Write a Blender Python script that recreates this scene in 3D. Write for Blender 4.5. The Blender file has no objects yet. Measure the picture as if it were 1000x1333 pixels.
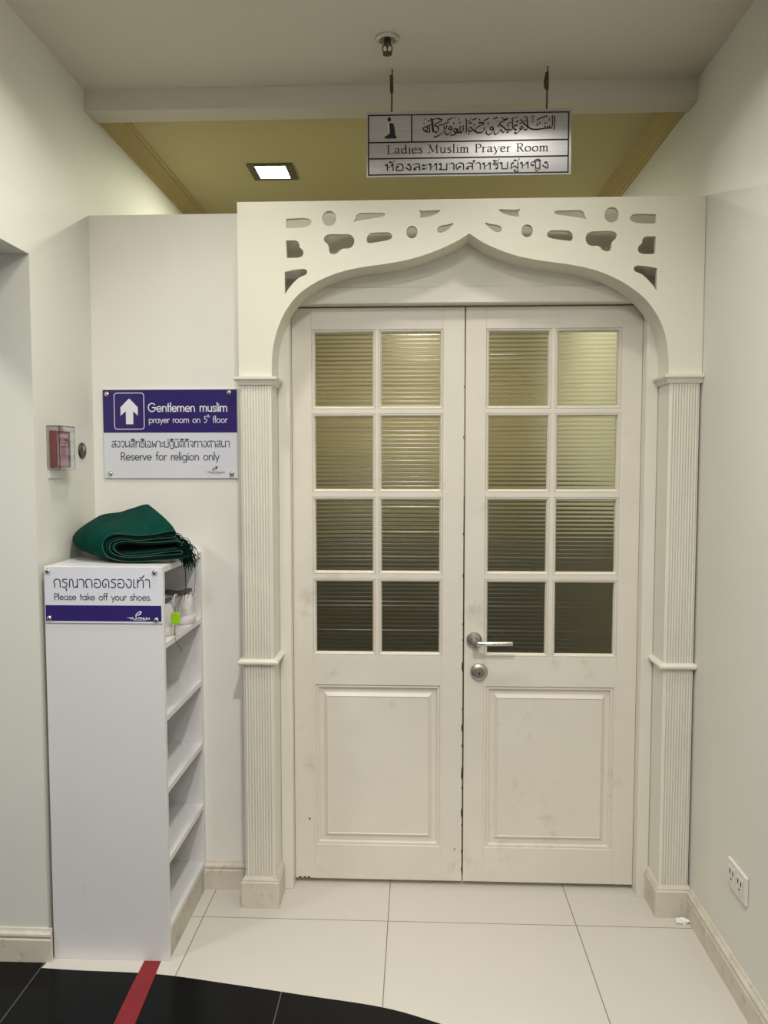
import bpy, bmesh, math, random
from math import pi, sin, cos, radians
from mathutils import Vector, Matrix
from mathutils.geometry import tessellate_polygon

random.seed(4)
sc = bpy.context.scene
COL = sc.collection

# ------------------------------------------------------------------ camera
cd = bpy.data.cameras.new('camera')
cam = bpy.data.objects.new('camera', cd)
COL.objects.link(cam)
cd.sensor_fit = 'VERTICAL'
cd.sensor_height = 36.0
cd.lens = 36.0 * 1019.0 / 1333.0
cd.clip_start = 0.02
cam.location = (0.0702, -2.6054, 1.4686)
cam.rotation_euler = (pi / 2 - 0.0621, 0.0004, 0.04145)
sc.camera = cam

# ------------------------------------------------------------------ world, lights, exposure
w = bpy.data.worlds.new('hall_light')
sc.world = w
w.use_nodes = True
bg = w.node_tree.nodes['Background']
bg.inputs['Color'].default_value = (0.97, 0.99, 1.0, 1)
bg.inputs['Strength'].default_value = 0.24


def lamp(name, loc, energy, size, color, aim=None, spread=180, shape='DISK'):
    ld = bpy.data.lights.new(name, 'AREA')
    ld.energy = energy
    ld.shape = shape
    ld.size = size
    ld.color = color
    ld.spread = radians(spread)
    o = bpy.data.objects.new(name, ld)
    o.location = loc
    if aim:
        o.rotation_euler = (Vector(aim) - Vector(loc)).to_track_quat('-Z', 'Y').to_euler()
    COL.objects.link(o)
    return o


WARM = (1.0, 0.975, 0.88)
NEUT = (1.0, 0.985, 0.95)
# recessed downlights of the hall ceiling (all outside the frame) and of the room behind
lamp('hall_downlight', (0.05, -1.65, 2.675), 25, 0.12, NEUT, spread=150)
lamp('hall_downlight', (-0.50, -0.66, 2.675), 5.5, 0.14, WARM, spread=140)
lamp('hall_downlight', (0.42, -0.62, 2.675), 3.5, 0.14, WARM, spread=140)
lamp('hall_downlight', (-0.3, -2.9, 2.675), 20, 0.3, NEUT)
lamp('hall_downlight', (0.5, -3.6, 2.675), 20, 0.3, NEUT)
lamp('hall_downlight', (-2.0, -1.6, 2.675), 20, 0.2, NEUT)
lamp('room_downlight', (-0.532, 0.715, 2.662), 9, 0.11, (1.0, 1.0, 0.80), spread=175, shape='SQUARE')
lamp('room_downlight', (0.09, 2.45, 2.672), 9, 0.16, (1.0, 0.95, 0.70), spread=165)

lamp('room_downlight', (0.40, 1.35, 2.672), 10, 0.14, (1.0, 1.0, 0.80), spread=178)

sc.view_settings.view_transform = 'Standard'
sc.view_settings.look = 'None'
sc.view_settings.gamma = 1.0
sc.view_settings.use_curve_mapping = False
sc.view_settings.exposure = -0.03


# ------------------------------------------------------------------ materials
def srgb(h):
    r, g, b = [int(h[i:i + 2], 16) / 255 for i in (0, 2, 4)]
    f = lambda c: c / 12.92 if c <= 0.04045 else ((c + 0.055) / 1.055) ** 2.4
    return (f(r), f(g), f(b), 1)


class NT:
    def __init__(s, name):
        s.m = bpy.data.materials.new(name)
        s.m.use_nodes = True
        s.t = s.m.node_tree
        s.b = s.t.nodes['Principled BSDF']
        s.tc = None

    def n(s, typ, **kw):
        x = s.t.nodes.new(typ)
        for k, v in kw.items():
            setattr(x, k, v)
        return x

    def l(s, a, b):
        s.t.links.new(a, b)

    def coord(s):
        if not s.tc:
            s.tc = s.n('ShaderNodeTexCoord')
        return s.tc.outputs['Object']

    def noise(s, scale, detail=4, rough=0.55, stretch=None):
        x = s.n('ShaderNodeTexNoise')
        x.inputs['Scale'].default_value = scale
        x.inputs['Detail'].default_value = detail
        x.inputs['Roughness'].default_value = rough
        if stretch:
            mp = s.n('ShaderNodeMapping')
            mp.inputs['Scale'].default_value = stretch
            s.l(s.coord(), mp.inputs['Vector'])
            s.l(mp.outputs[0], x.inputs['Vector'])
        else:
            s.l(s.coord(), x.inputs['Vector'])
        return x.outputs['Fac']

    def ramp(s, fac, stops):
        r = s.n('ShaderNodeValToRGB')
        els = r.color_ramp.elements
        while len(els) < len(stops):
            els.new(0.5)
        for e, (p, c) in zip(els, stops):
            e.position = p
            e.color = c
        s.l(fac, r.inputs['Fac'])
        return r.outputs['Color']

    def mix(s, fac, a, b, mode='MIX'):
        m = s.n('ShaderNodeMix', data_type='RGBA', blend_type=mode)
        for sock, v in ((m.inputs[0], fac), (m.inputs[6], a), (m.inputs[7], b)):
            if hasattr(v, 'links'):
                s.l(v, sock)
            else:
                sock.default_value = v
        return m.outputs[2]

    def bump(s, h, strength, dist=0.002):
        b = s.n('ShaderNodeBump')
        b.inputs['Strength'].default_value = strength
        b.inputs['Distance'].default_value = dist
        s.l(h, b.inputs['Height'])
        s.l(b.outputs['Normal'], s.b.inputs['Normal'])


def paint(name, hexc, rough=0.55, mottle=0.05, mscale=3.0, grain=0.0, gscale=60, metallic=0.0, spec=0.5,
          dirt=None, chips=None, sheen=0.0, stretch=None):
    t = NT(name)
    c = srgb(hexc)
    d = tuple(v * (1 - mottle * 2) for v in c[:3]) + (1,)
    u = tuple(min(1, v * (1 + mottle)) for v in c[:3]) + (1,)
    col = t.ramp(t.noise(mscale), [(0.3, d), (0.7, u)])
    if dirt:
        dc, sc_, lo, hi = dirt
        f = t.ramp(t.noise(sc_, 6, 0.65, stretch), [(lo, (0, 0, 0, 1)), (hi, (1, 1, 1, 1))])
        col = t.mix(f, col, srgb(dc))
    if chips:
        cc, sc_, lo = chips
        f = t.ramp(t.noise(sc_, 8, 0.7), [(lo, (0, 0, 0, 1)), (lo + 0.02, (1, 1, 1, 1))])
        col = t.mix(f, col, srgb(cc))
    t.l(col, t.b.inputs['Base Color'])
    t.b.inputs['Roughness'].default_value = rough
    t.b.inputs['Metallic'].default_value = metallic
    t.b.inputs['Specular IOR Level'].default_value = spec
    if sheen:
        t.b.inputs['Sheen Weight'].default_value = sheen
        t.b.inputs['Sheen Roughness'].default_value = 0.4
    if grain:
        t.bump(t.noise(gscale, 5), grain)
    return t.m


M_WALL = paint('wall_paint', 'DDDCD2', 0.6, 0.012, 2.0, 0.10, 90)
M_WALLB = paint('partition_paint', 'ECE9E1', 0.5, 0.012, 2.0, 0.08, 90)
M_CEIL = paint('ceiling_paint', 'D8D0C4', 0.7, 0.01, 1.5, 0.05, 80)
M_YCEIL = paint('cream_ceiling_paint', 'BFB488', 0.7, 0.01, 1.5)
M_CROWN = paint('crown_paint', 'BBA878', 0.55, 0.02, 4)
M_TRIM = paint('cream_gloss_paint', 'E2DDD0', 0.38, 0.012, 5, 0.03, 120)
M_ARCH = paint('arch_paint', 'E4DFCF', 0.42, 0.01, 3, 0.03, 100)
M_DOOR = paint('door_paint', 'E0D9CC', 0.42, 0.018, 7, 0.22, 70, dirt=('BDB3A2', 9, 0.60, 0.85), chips=('77695A', 75, 0.735))
M_SKIRT = paint('skirting_paint', 'D3CBBB', 0.5, 0.06, 12, 0.15, 60, dirt=('9A907F', 26, 0.56, 0.82))
M_BLACK = paint('black_line', '1A1815', 0.7, 0.1, 20)
M_RACK = paint('rack_laminate', 'DDDCDB', 0.32, 0.01, 2, 0.02, 60)
M_RACKE = paint('rack_edge_band', 'DDDACB', 0.4, 0.03, 8)
M_RACKK = paint('rack_plinth', 'C9C3B4', 0.5, 0.07, 10, dirt=('8A8172', 16, 0.52, 0.8))
M_STEEL = paint('brushed_steel', 'BDBAB2', 0.40, 0.04, 30, metallic=1.0)
M_CHROME = paint('polished_chrome', 'D8D6D0', 0.14, 0.02, 20, metallic=1.0)
M_DSTEEL = paint('aged_steel', '6E6A60', 0.38, 0.15, 60, metallic=1.0)
M_ROD = paint('dull_rod_metal', '5C564A', 0.5, 0.15, 80, metallic=0.7)
M_NAVY = paint('sign_purple', '2E1F68', 0.28, 0.02, 5)
M_SIGNW = paint('sign_white', 'DCDDE4', 0.25, 0.01, 5)
M_SIGNE = paint('sign_edge', 'E6E6EA', 0.2, 0.01, 5)
M_INK = paint('black_ink', '17151F', 0.5, 0.05, 20)
M_INKN = paint('navy_ink', '241C48', 0.45, 0.05, 20)
M_INKW = paint('white_ink', 'E9E9F0', 0.4, 0.02, 20)
M_GREEN = paint('green_pile', '033A30', 0.95, 0.12, 18, 0.6, 260, spec=0.05, sheen=0.03)
M_GEDGE = paint('green_binding', '3F5A4C', 0.9, 0.15, 60, 0.4, 200, spec=0.1)
M_FRINGE = paint('dark_green_yarn', '08201A', 0.95, 0.2, 90, spec=0.05)
M_SHOE = paint('white_mesh_fabric', 'CDCAC9', 0.75, 0.03, 30, 0.5, 300)
M_SOLE = paint('white_rubber', 'D8D3D1', 0.5, 0.03, 30)
M_LINING = paint('grey_lining', '55514B', 0.9, 0.1, 40)
M_LIME = paint('lime_plastic', '9CCB1C', 0.35, 0.08, 40)
M_CORD = paint('dark_cord', '3A3A34', 0.8, 0.1, 90)
M_RED = paint('red_plastic', '8E2430', 0.35, 0.05, 20)
M_PINK = paint('faded_red_label', 'D79A98', 0.4, 0.15, 50)
M_DGREY = paint('dark_plastic_and_shade', '3A3A38', 0.4, 0.05, 30)  # button plastic, also the strip that paints the call point cover's shadow
M_SOCK = paint('socket_plastic', 'DFD9D4', 0.35, 0.02, 20)
M_TAPE = paint('red_tape', '7E0F1A', 0.45, 0.06, 25)
M_TISSUE = paint('tissue_paper', 'F1EFEA', 0.9, 0.02, 60, 0.4, 150)
M_CARPET = paint('prayer_carpet', '3A3727', 0.95, 0.1, 20)
M_ROOM = paint('prayer_room_paint', 'B5AA7E', 0.7, 0.01, 2)
M_LOWDARK = paint('added_dark_lower_wall', '5E593F', 0.7, 0.03, 3)  # invented dark tone low in the unseen room, dims the lower panes
M_TRIMRING = paint('lamp_trim', '5A5848', 0.45, 0.05, 20)


def mat_floor():
    t = NT('white_tile')
    sep = t.n('ShaderNodeSeparateXYZ')
    t.l(t.coord(), sep.inputs[0])

    def m(op, a, b=None):
        x = t.n('ShaderNodeMath', operation=op)
        for i, v in enumerate((a, b)):
            if v is None:
                continue
            if hasattr(v, 'links'):
                t.l(v, x.inputs[i])
            else:
                x.inputs[i].default_value = v
        return x.outputs[0]

    def joint(s, off):
        u = m('FRACT', m('DIVIDE', m('SUBTRACT', s, off - 6.0), 0.6))
        d = m('MULTIPLY', m('MINIMUM', u, m('SUBTRACT', 1.0, u)), 0.6)
        return m('LESS_THAN', d, 0.0014)
    j = m('MAXIMUM', joint(sep.outputs[0], -0.6184), joint(sep.outputs[1], -0.1778))
    base = t.ramp(t.noise(1.6, 3), [(0.3, srgb('C8C2B9')), (0.7, srgb('CEC8BF'))])
    sp = t.ramp(t.noise(30, 3, 0.6), [(0.755, (0, 0, 0, 1)), (0.765, (1, 1, 1, 1))])
    base = t.mix(sp, base, srgb('9A8C78'))
    t.l(t.mix(j, base, srgb('7A7062')), t.b.inputs['Base Color'])
    t.b.inputs['Roughness'].default_value = 0.2
    t.b.inputs['Specular IOR Level'].default_value = 0.45
    return t.m


def mat_black_floor():
    t = NT('black_granite_tile')
    sep = t.n('ShaderNodeSeparateXYZ')
    t.l(t.coord(), sep.inputs[0])

    def m(op, a, b):
        x = t.n('ShaderNodeMath', operation=op)
        for i, v in enumerate((a, b)):
            if hasattr(v, 'links'):
                t.l(v, x.inputs[i])
            else:
                x.inputs[i].default_value = v
        return x.outputs[0]
    u = m('MULTIPLY', m('FRACT', m('DIVIDE', m('SUBTRACT', sep.outputs[0], -1.024 - 7.2), 0.72), 0), 0.72)
    j = m('LESS_THAN', u, 0.003)
    base = t.ramp(t.noise(40, 5), [(0.35, srgb('08090A')), (0.75, srgb('0C0D0F'))])
    t.l(t.mix(j, base, srgb('55565A')), t.b.inputs['Base Color'])
    t.b.inputs['Roughness'].default_value = 0.22
    t.b.inputs['Specular IOR Level'].default_value = 0.16
    return t.m


def mat_glass(name, color, rough, ribs=0.0):
    t = NT(name)
    t.b.inputs['Base Color'].default_value = color
    t.b.inputs['Transmission Weight'].default_value = 1.0
    t.b.inputs['Roughness'].default_value = rough
    t.b.inputs['IOR'].default_value = 1.45
    return t.m


def mat_brushed(name):
    t = NT(name)
    f = t.noise(8, 4, 0.6, (1.0, 1.0, 0.03))
    t.l(t.ramp(t.noise(260, 3, 0.6, (0.03, 1, 1.0)), [(0.3, srgb('C0BFC2')), (0.7, srgb('D0CFD1'))]), t.b.inputs['Base Color'])
    t.b.inputs['Metallic'].default_value = 0.7
    t.b.inputs['Roughness'].default_value = 0.34
    t.b.inputs['Anisotropic'].default_value = 0.75
    t.bump(f, 0.15, 0.004)
    return t.m


def mat_emit(name, color, s):
    t = NT(name)
    t.b.inputs['Base Color'].default_value = color
    t.b.inputs['Emission Color'].default_value = color
    t.b.inputs['Emission Strength'].default_value = s
    return t.m


M_FLOOR = mat_floor()
M_BFLOOR = mat_black_floor()
M_RIBGLASS = mat_glass('ribbed_glass', (0.85, 0.82, 0.68, 1), 0.23)
M_CLEAR = mat_glass('clear_acrylic', (0.97, 0.97, 0.97, 1), 0.03)
M_PLATE = mat_brushed('brushed_aluminium')
M_LENS = mat_emit('lit_lens', (1.0, 0.97, 0.80, 1), 9.0)


# ------------------------------------------------------------------ mesh helpers
def obj(name, bm, mat, parent=None, smooth=False, loc=None):
    me = bpy.data.meshes.new(name)
    bmesh.ops.recalc_face_normals(bm, faces=bm.faces)
    bm.to_mesh(me)
    bm.free()
    mats = mat if isinstance(mat, (list, tuple)) else [mat]
    for m in mats:
        me.materials.append(m)
    if smooth:
        for p in me.polygons:
            p.use_smooth = True
        try:
            me.set_sharp_from_angle(angle=radians(40))
        except Exception:
            pass
    o = bpy.data.objects.new(name, me)
    COL.objects.link(o)
    if parent:
        o.parent = parent
        # geometry is in world space when the parent sits elsewhere
        o.matrix_parent_inverse = Matrix.Translation(-parent.location) if parent.parent is None else Matrix()
    return o


def root(name, loc):
    o = bpy.data.objects.new(name, None)
    o.location = loc
    o.empty_display_size = 0.05
    COL.objects.link(o)
    return o


def tag(o, label, cat=None, kind=None, group=None):
    o['label'] = label
    if cat:
        o['category'] = cat
    if kind:
        o['kind'] = kind
    if group:
        o['group'] = group
    return o


def B():
    return bmesh.new()


def box(bm, x0, x1, y0, y1, z0, z1, bev=0.0, seg=2, mi=0):
    vs = [bm.verts.new((x, y, z)) for x in (x0, x1) for y in (y0, y1) for z in (z0, z1)]
    q = [(0, 1, 3, 2), (4, 6, 7, 5), (0, 4, 5, 1), (2, 3, 7, 6), (0, 2, 6, 4), (1, 5, 7, 3)]
    fs = [bm.faces.new([vs[i] for i in f]) for f in q]
    for f in fs:
        f.material_index = mi
    if bev:
        es = list({e for f in fs for e in f.edges})
        r = bmesh.ops.bevel(bm, geom=es, offset=bev, segments=seg, affect='EDGES', profile=0.5)
        for f in r['faces']:
            f.material_index = mi
    return fs


def tube(bm, pts, r, n=8, closed=False, caps=True):
    pts = [Vector(p) for p in pts]
    rr = r if isinstance(r, (list, tuple)) else [r] * len(pts)
    rings = []
    up = None
    N = len(pts)
    for i, p in enumerate(pts):
        a = pts[(i - 1) % N] if (closed or i > 0) else p
        b = pts[(i + 1) % N] if (closed or i < N - 1) else p
        t = (b - a).normalized() if (b - a).length > 1e-9 else Vector((0, 0, 1))
        if up is None:
            up = Vector((0, 0, 1)) if abs(t.z) < 0.9 else Vector((1, 0, 0))
        s = t.cross(up)
        if s.length < 1e-6:
            s = t.orthogonal()
        s.normalize()
        up = s.cross(t).normalized()
        rings.append([bm.verts.new(p + rr[i] * (cos(2 * pi * k / n) * s + sin(2 * pi * k / n) * up)) for k in range(n)])
    for i in range(N if closed else N - 1):
        A, C = rings[i], rings[(i + 1) % N]
        for k in range(n):
            bm.faces.new((A[k], A[(k + 1) % n], C[(k + 1) % n], C[k]))
    if caps and not closed:
        bm.faces.new(rings[0][::-1])
        bm.faces.new(rings[-1])


def lathe(bm, prof, origin, axis='z', n=28, sgn=1):
    """prof: (radius, height) pairs revolved about an axis."""
    ox, oy, oz = origin

    def P(r, h, a):
        c, s = r * cos(a), r * sin(a)
        h *= sgn
        return {'z': (ox + c, oy + s, oz + h), 'y': (ox + c, oy + h, oz + s), 'x': (ox + h, oy + c, oz + s)}[axis]
    rings = []
    for r, h in prof:
        if r < 1e-6:
            rings.append([bm.verts.new(P(0, h, 0))])
        else:
            rings.append([bm.verts.new(P(r, h, 2 * pi * k / n)) for k in range(n)])
    for A, C in zip(rings, rings[1:]):
        for k in range(n):
            a, b = A[k % len(A)], A[(k + 1) % len(A)]
            c, d = C[(k + 1) % len(C)], C[k % len(C)]
            f = [v for i, v in enumerate((a, b, c, d)) if v not in (a, b, c, d)[:i]]
            if len(f) > 2:
                bm.faces.new(f)


def cr(pts, n=6, closed=False):
    """Catmull-Rom through points (any dimension)."""
    P = [Vector(p) for p in pts]
    N = len(P)
    out = []
    for i in range(N if closed else N - 1):
        if closed:
            a, b, c, d = P[(i - 1) % N], P[i], P[(i + 1) % N], P[(i + 2) % N]
        else:
            b, c = P[i], P[i + 1]
            a = P[i - 1] if i else b + (b - c)
            d = P[i + 2] if i + 2 < N else c + (c - b)
        for k in range(n):
            t = k / n
            out.append(0.5 * ((2 * b) + (c - a) * t + (2 * a - 5 * b + 4 * c - d) * t * t + (3 * b - a - 3 * c + d) * t ** 3))
    if not closed:
        out.append(P[-1])
    return out


def plate_xz(bm, outer, holes, y0, y1, mi=0):
    """Board in the xz plane between y0 (front) and y1 with cut-out holes."""
    loops = [outer] + holes
    tris = tessellate_polygon([[Vector((x, z, 0)) for x, z in lp] for lp in loops])
    flat = [p for lp in loops for p in lp]
    F = [bm.verts.new((x, y0, z)) for x, z in flat]
    K = [bm.verts.new((x, y1, z)) for x, z in flat]
    for t in tris:
        try:
            bm.faces.new([F[i] for i in t]).material_index = mi
            bm.faces.new([K[i] for i in reversed(t)]).material_index = mi
        except ValueError:
            pass
    s = 0
    for lp in loops:
        n = len(lp)
        for i in range(n):
            a, b = s + i, s + (i + 1) % n
            bm.faces.new((F[a], F[b], K[b], K[a])).material_index = mi
        s += n


def rect_loft(bm, x0, x1, z0, z1, prof, cap=True):
    """Picture-frame style moulding: prof = (inset, y) pairs."""
    rings = []
    for i, y in prof:
        rings.append([bm.verts.new(p) for p in ((x0 + i, y, z0 + i), (x1 - i, y, z0 + i), (x1 - i, y, z1 - i), (x0 + i, y, z1 - i))])
    for A, C in zip(rings, rings[1:]):
        for k in range(4):
            bm.faces.new((A[k], A[(k + 1) % 4], C[(k + 1) % 4], C[k]))
    if cap:
        bm.faces.new(rings[-1])


def extrude_path(bm, prof, p0, p1, frame):
    """Extrude a closed 2D profile between p0 and p1; frame = (u, v) axes."""
    u, v = Vector(frame[0]), Vector(frame[1])
    A = [bm.verts.new(Vector(p0) + a * u + b * v) for a, b in prof]
    C = [bm.verts.new(Vector(p1) + a * u + b * v) for a, b in prof]
    n = len(prof)
    for k in range(n):
        bm.faces.new((A[k], A[(k + 1) % n], C[(k + 1) % n], C[k]))
    bm.faces.new(A[::-1])
    bm.faces.new(C)


# ------------------------------------------------------------------ lettering: every glyph drawn as pen strokes
# tokens: L = straight strokes, S = smooth stroke, A = arc cx,cy,rx,ry,from,to ; lower case = hairline pen
SANS = {
    ' ': (50, ''), 'o': (68, 'A34,31,27,31,0,360'), 'e': (66, 'A34,31,27,31,4,318;L7,32 60,32'),
    'n': (64, 'L10,0 10,62;A32,38,22,24,180,0;L54,38 54,0'),
    'm': (96, 'L10,0 10,62;A29,40,19,22,180,0;L48,40 48,0;A67,40,19,22,180,0;L86,40 86,0'),
    'u': (62, 'L10,62 10,24;A31,24,21,24,180,360;L52,62 52,0'), 'l': (20, 'L10,0 10,108'),
    'i': (20, 'L10,0 10,62;L10,84 10,88'), 't': (36, 'L16,96 16,0;L4,62 33,62'),
    'r': (38, 'L10,0 10,62;A30,36,20,24,180,60'), 'a': (72, 'A34,31,27,31,0,360;L61,62 61,0'),
    'p': (70, 'L10,62 10,-32;A37,31,27,31,0,360'), 'g': (72, 'A34,31,27,31,0,360;L61,62 61,-8;A35,-8,26,22,0,-140'),
    'y': (56, 'L4,62 28,2;L54,62 18,-32'), 's': (50, 'S42,53 30,62 14,58 10,46 20,36 34,29 43,17 37,4 22,0 7,10'),
    'f': (36, 'S36,106 26,107 17,98 16,80;L16,85 16,0;L4,62 33,62'), 'v': (52, 'L4,62 26,0 48,62'),
    'h': (64, 'L10,0 10,108;A32,38,22,24,180,0;L54,38 54,0'), 'k': (54, 'L10,0 10,108;L48,62 12,28;L22,36 52,0'),
    '5': (60, 'L48,100 18,100 13,58;S13,58 28,64 46,54 50,32 40,8 24,0 7,10'),
    'G': (104, 'A50,50,46,50,42,360;L54,48 96,48'), 'R': (66, 'L12,0 12,100 32,100;A32,74,26,26,90,-90;L32,48 12,48;L30,48 60,0'),
    'P': (62, 'L12,0 12,100 32,100;A32,74,26,26,90,-90;L32,48 12,48'), '.': (26, 'L11,3 11,7'),
    'T': (74, 'L4,100 70,100;L37,100 37,0'), 'H': (80, 'L10,0 10,100;L70,0 70,100;L10,52 70,52'),
    'E': (66, 'L62,100 10,100 10,0 62,0;L10,52 56,52'), 'L': (60, 'L10,100 10,0 58,0'),
    'A': (84, 'L4,0 42,100 80,0;L18,34 66,34'), 'I': (24, 'L12,0 12,100'), 'N': (84, 'L10,0 10,100 74,0 74,100'),
    'U': (80, 'L10,100 10,30;A40,30,30,30,180,360;L70,30 70,100'), 'M': (98, 'L10,0 10,100 49,20 88,100 88,0'),
}
SERIF = {
    ' ': (44, ''), 'L': (72, 'L20,2 20,98;l6,100 36,100;l6,1 66,1 66,20'),
    'a': (62, 'S12,54 22,64 38,62 44,50 44,12 50,2 60,5;S44,40 20,32 10,18 17,3 32,4 44,16'),
    'd': (68, 'L50,105 50,6 60,2;l38,103 50,105;A31,32,22,31,20,345'),
    'i': (34, 'L18,2 18,64;l6,1 30,1;l7,60 18,65;L18,88 18,90'),
    'e': (58, 'S10,37 46,40 44,57 30,66 14,56 9,32 16,8 32,0 50,12'),
    's': (50, 'S38,54 26,64 14,58 14,47 28,36 40,26 40,10 26,1 10,8'),
    'M': (112, 'l20,2 24,98;L24,98 54,12;l54,12 86,98;L88,98 92,2;l4,1 32,1;l78,1 106,1;l8,100 24,100;l86,100 102,100'),
    'u': (70, 'L16,64 16,18;S16,20 22,4 36,3 50,16;L52,64 52,4;l4,63 16,65;l40,63 52,65;l52,1 62,3'),
    'l': (36, 'L18,105 18,2;l6,102 18,105;l6,1 30,1'),
    'm': (96, 'L16,2 16,64;S16,48 30,63 43,60 46,44;L46,44 46,2;S46,48 60,63 73,60 76,44;L76,44 76,2;l4,1 28,1;l35,1 57,1;l65,1 88,1;l5,60 16,65'),
    'P': (68, 'L20,2 20,98;S20,97 40,100 58,92 62,72 50,54 22,50;l6,1 36,1;l6,99 20,99'),
    'r': (48, 'L16,2 16,64;S16,46 26,60 42,62;l4,1 30,1;l5,60 16,65'),
    'y': (62, 'L10,64 32,4;l56,64 32,4;S32,4 20,-22 6,-28;l2,65 20,65;l46,65 64,65'),
    'R': (80, 'L20,2 20,98;S20,97 40,100 58,92 62,74 50,56 22,52;L40,50 64,6 76,1;l6,1 36,1;l6,99 20,99'),
    'o': (68, 'A34,32,25,31,0,360'),
}
THAI_PLAIN = {   # loopless display letters
    'ก': (78, 'S14,0 14,40 6,62 14,88 38,100 60,90 66,64;L66,64 66,0'),
    'ร': (64, 'L54,98 26,98;S26,98 12,90 14,72 32,58 48,50 52,28 40,4 20,0 8,6'), 'ุ': (0, 'L-16,-18 -16,-44;L-26,-18 -16,-18'),
    'ณ': (100, 'L12,0 12,60;S12,60 18,92 36,96 46,70;L46,70 46,26;S46,26 54,2 74,2 86,24;L88,100 88,0'),
    'า': (58, 'S6,92 22,100 42,92 48,68;L48,68 48,0'), 'ถ': (80, 'L30,2 14,2;S14,2 14,36 6,62 14,88 40,100 62,90 68,64;L68,64 68,0'),
    'อ': (80, 'S36,52 14,52 9,28 18,4 40,0 62,8 70,48 60,90 36,100 10,92'),
    'ด': (80, 'S36,46 42,30 34,6 18,6 9,34 12,74 30,98 50,98 66,76 68,50;L68,50 68,0'),
    'ง': (68, 'S22,98 50,94 58,62 54,18 36,0 18,12 8,48'), 'เ': (34, 'L12,100 12,10;S12,10 16,1 28,0'),
    'ท': (80, 'L14,100 14,0;S14,50 28,86 48,98 64,88 68,64;L68,64 68,0'), '้': (0, 'S-46,124 -30,120 -20,128;L-20,124 -4,148'),
    'ส': (78, 'S12,92 36,100 58,88 64,56;L64,56 64,0;S64,44 34,52 12,36 12,10 30,2 44,18;L56,86 74,108'),
    'ว': (66, 'S8,92 30,100 52,90 57,52 48,10 30,0 20,16'), 'น': (82, 'L12,100 12,24;S12,24 18,2 30,4 40,14;L20,8 70,22;L70,100 70,0'),
    'ธ': (70, 'L60,98 30,98;S30,98 14,90 18,70 42,66 60,54 60,16 46,0 22,2 12,20 18,40'), 'ิ': (0, 'S-60,116 -44,134 -20,132 -4,116;L-60,116 -4,116'),
    'ฉ': (76, 'S10,90 36,100 58,84 62,50;L62,50 62,2;S62,10 48,0 38,14;S26,48 10,40 12,10 30,2 38,16'),
    'พ': (84, 'L10,100 18,0 42,64 64,0 72,100'), 'ะ': (50, 'S8,72 16,60 32,68 42,88;S8,20 16,8 32,16 42,36'),
    'ป': (78, 'L12,100 12,2 66,2 66,134'), 'ฏ': (78, 'S14,0 14,40 6,62 14,88 38,100 60,90 66,64;L66,64 66,-24;S66,-24 48,-16 36,-26 20,-14'),
    'บ': (78, 'L12,100 12,2 66,2 66,100'), 'ั': (0, 'S-52,130 -46,118 -28,120 -8,142'),
    'ต': (80, 'S36,46 42,30 34,6 18,6 9,34 12,74 24,96 38,86 52,98 66,76 68,50;L68,50 68,0'),
    'จ': (70, 'S12,92 36,100 58,84 60,40 56,2;L56,2 26,44'), 'ศ': (82, 'S36,46 42,30 34,6 18,6 9,34 12,74 30,98 50,98 66,76 68,50;L68,50 68,0;L60,90 80,112'),
}
THAI_LOOP = {    # traditional looped letters
    'ห': (86, 'A14,86,8,9,0,360;L22,88 22,0;S22,40 46,60 62,80;A64,88,8,9,0,360;S70,80 70,60 70,0'),
    '้': (0, 'A-40,128,6,6,0,360;S-36,122 -22,122 -10,136 -2,150'),
    'อ': (80, 'A22,58,8,9,0,360;S14,56 10,26 16,2 64,2 66,30 66,74 48,96 26,98 10,84'),
    'ง': (66, 'A34,88,8,9,0,360;S42,88 52,50 50,4 44,0;L44,2 8,46'),
    'ล': (78, 'S8,84 28,100 56,90 62,60;L62,60 62,0;A20,14,9,9,0,360;S12,18 20,44 38,50 62,40'),
    'ะ': (54, 'A14,72,7,8,0,360;S20,66 34,70 46,88;A14,22,7,8,0,360;S20,16 34,20 46,38'),
    'ม': (84, 'A14,88,8,9,0,360;L22,88 22,8;A16,10,8,8,0,360;L22,4 70,2;L70,0 70,98'),
    'า': (58, 'S6,82 18,98 36,98 46,80;L46,80 46,0'),
    'ด': (82, 'A36,40,8,9,0,360;S28,40 26,18 16,0;S16,0 6,46 14,88 42,100 64,88 68,52;L68,52 68,0'),
    'ส': (80, 'S8,84 28,100 56,90 62,60;L62,60 62,0;A20,14,9,9,0,360;S12,18 20,44 38,50 62,40;L56,84 74,106'),
    'ำ': (58, 'A-8,126,7,8,0,360;S6,82 18,98 36,98 46,80;L46,80 46,0'),
    'ร': (60, 'S6,80 20,98 34,86 56,96;S8,82 20,62 42,64 46,40;L46,40 46,8;A38,10,8,9,0,360'),
    'ั': (0, 'A-44,128,6,6,0,360;S-40,120 -22,120 -2,144'),
    'บ': (84, 'A14,88,8,9,0,360;L22,88 22,2 68,2 68,98'),
    'ผ': (84, 'A26,84,8,9,0,360;S18,84 16,50 14,0;L14,2 42,46 70,2;L70,0 70,98'),
    'ู': (0, 'A-40,-22,6,6,0,360;S-36,-28 -34,-46 -16,-46 -14,-16'),
    'ญ': (96, 'A24,48,8,9,0,360;S16,44 8,66 20,98 44,92 46,60;L46,60 46,2 82,2;L82,0 82,98;S46,-22 60,-36 80,-18'),
    'ิ': (0, 'S-60,112 -46,134 -22,132 -8,112;L-60,112 -8,112'),
}
MARKS = set('้ิัุู')


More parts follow.
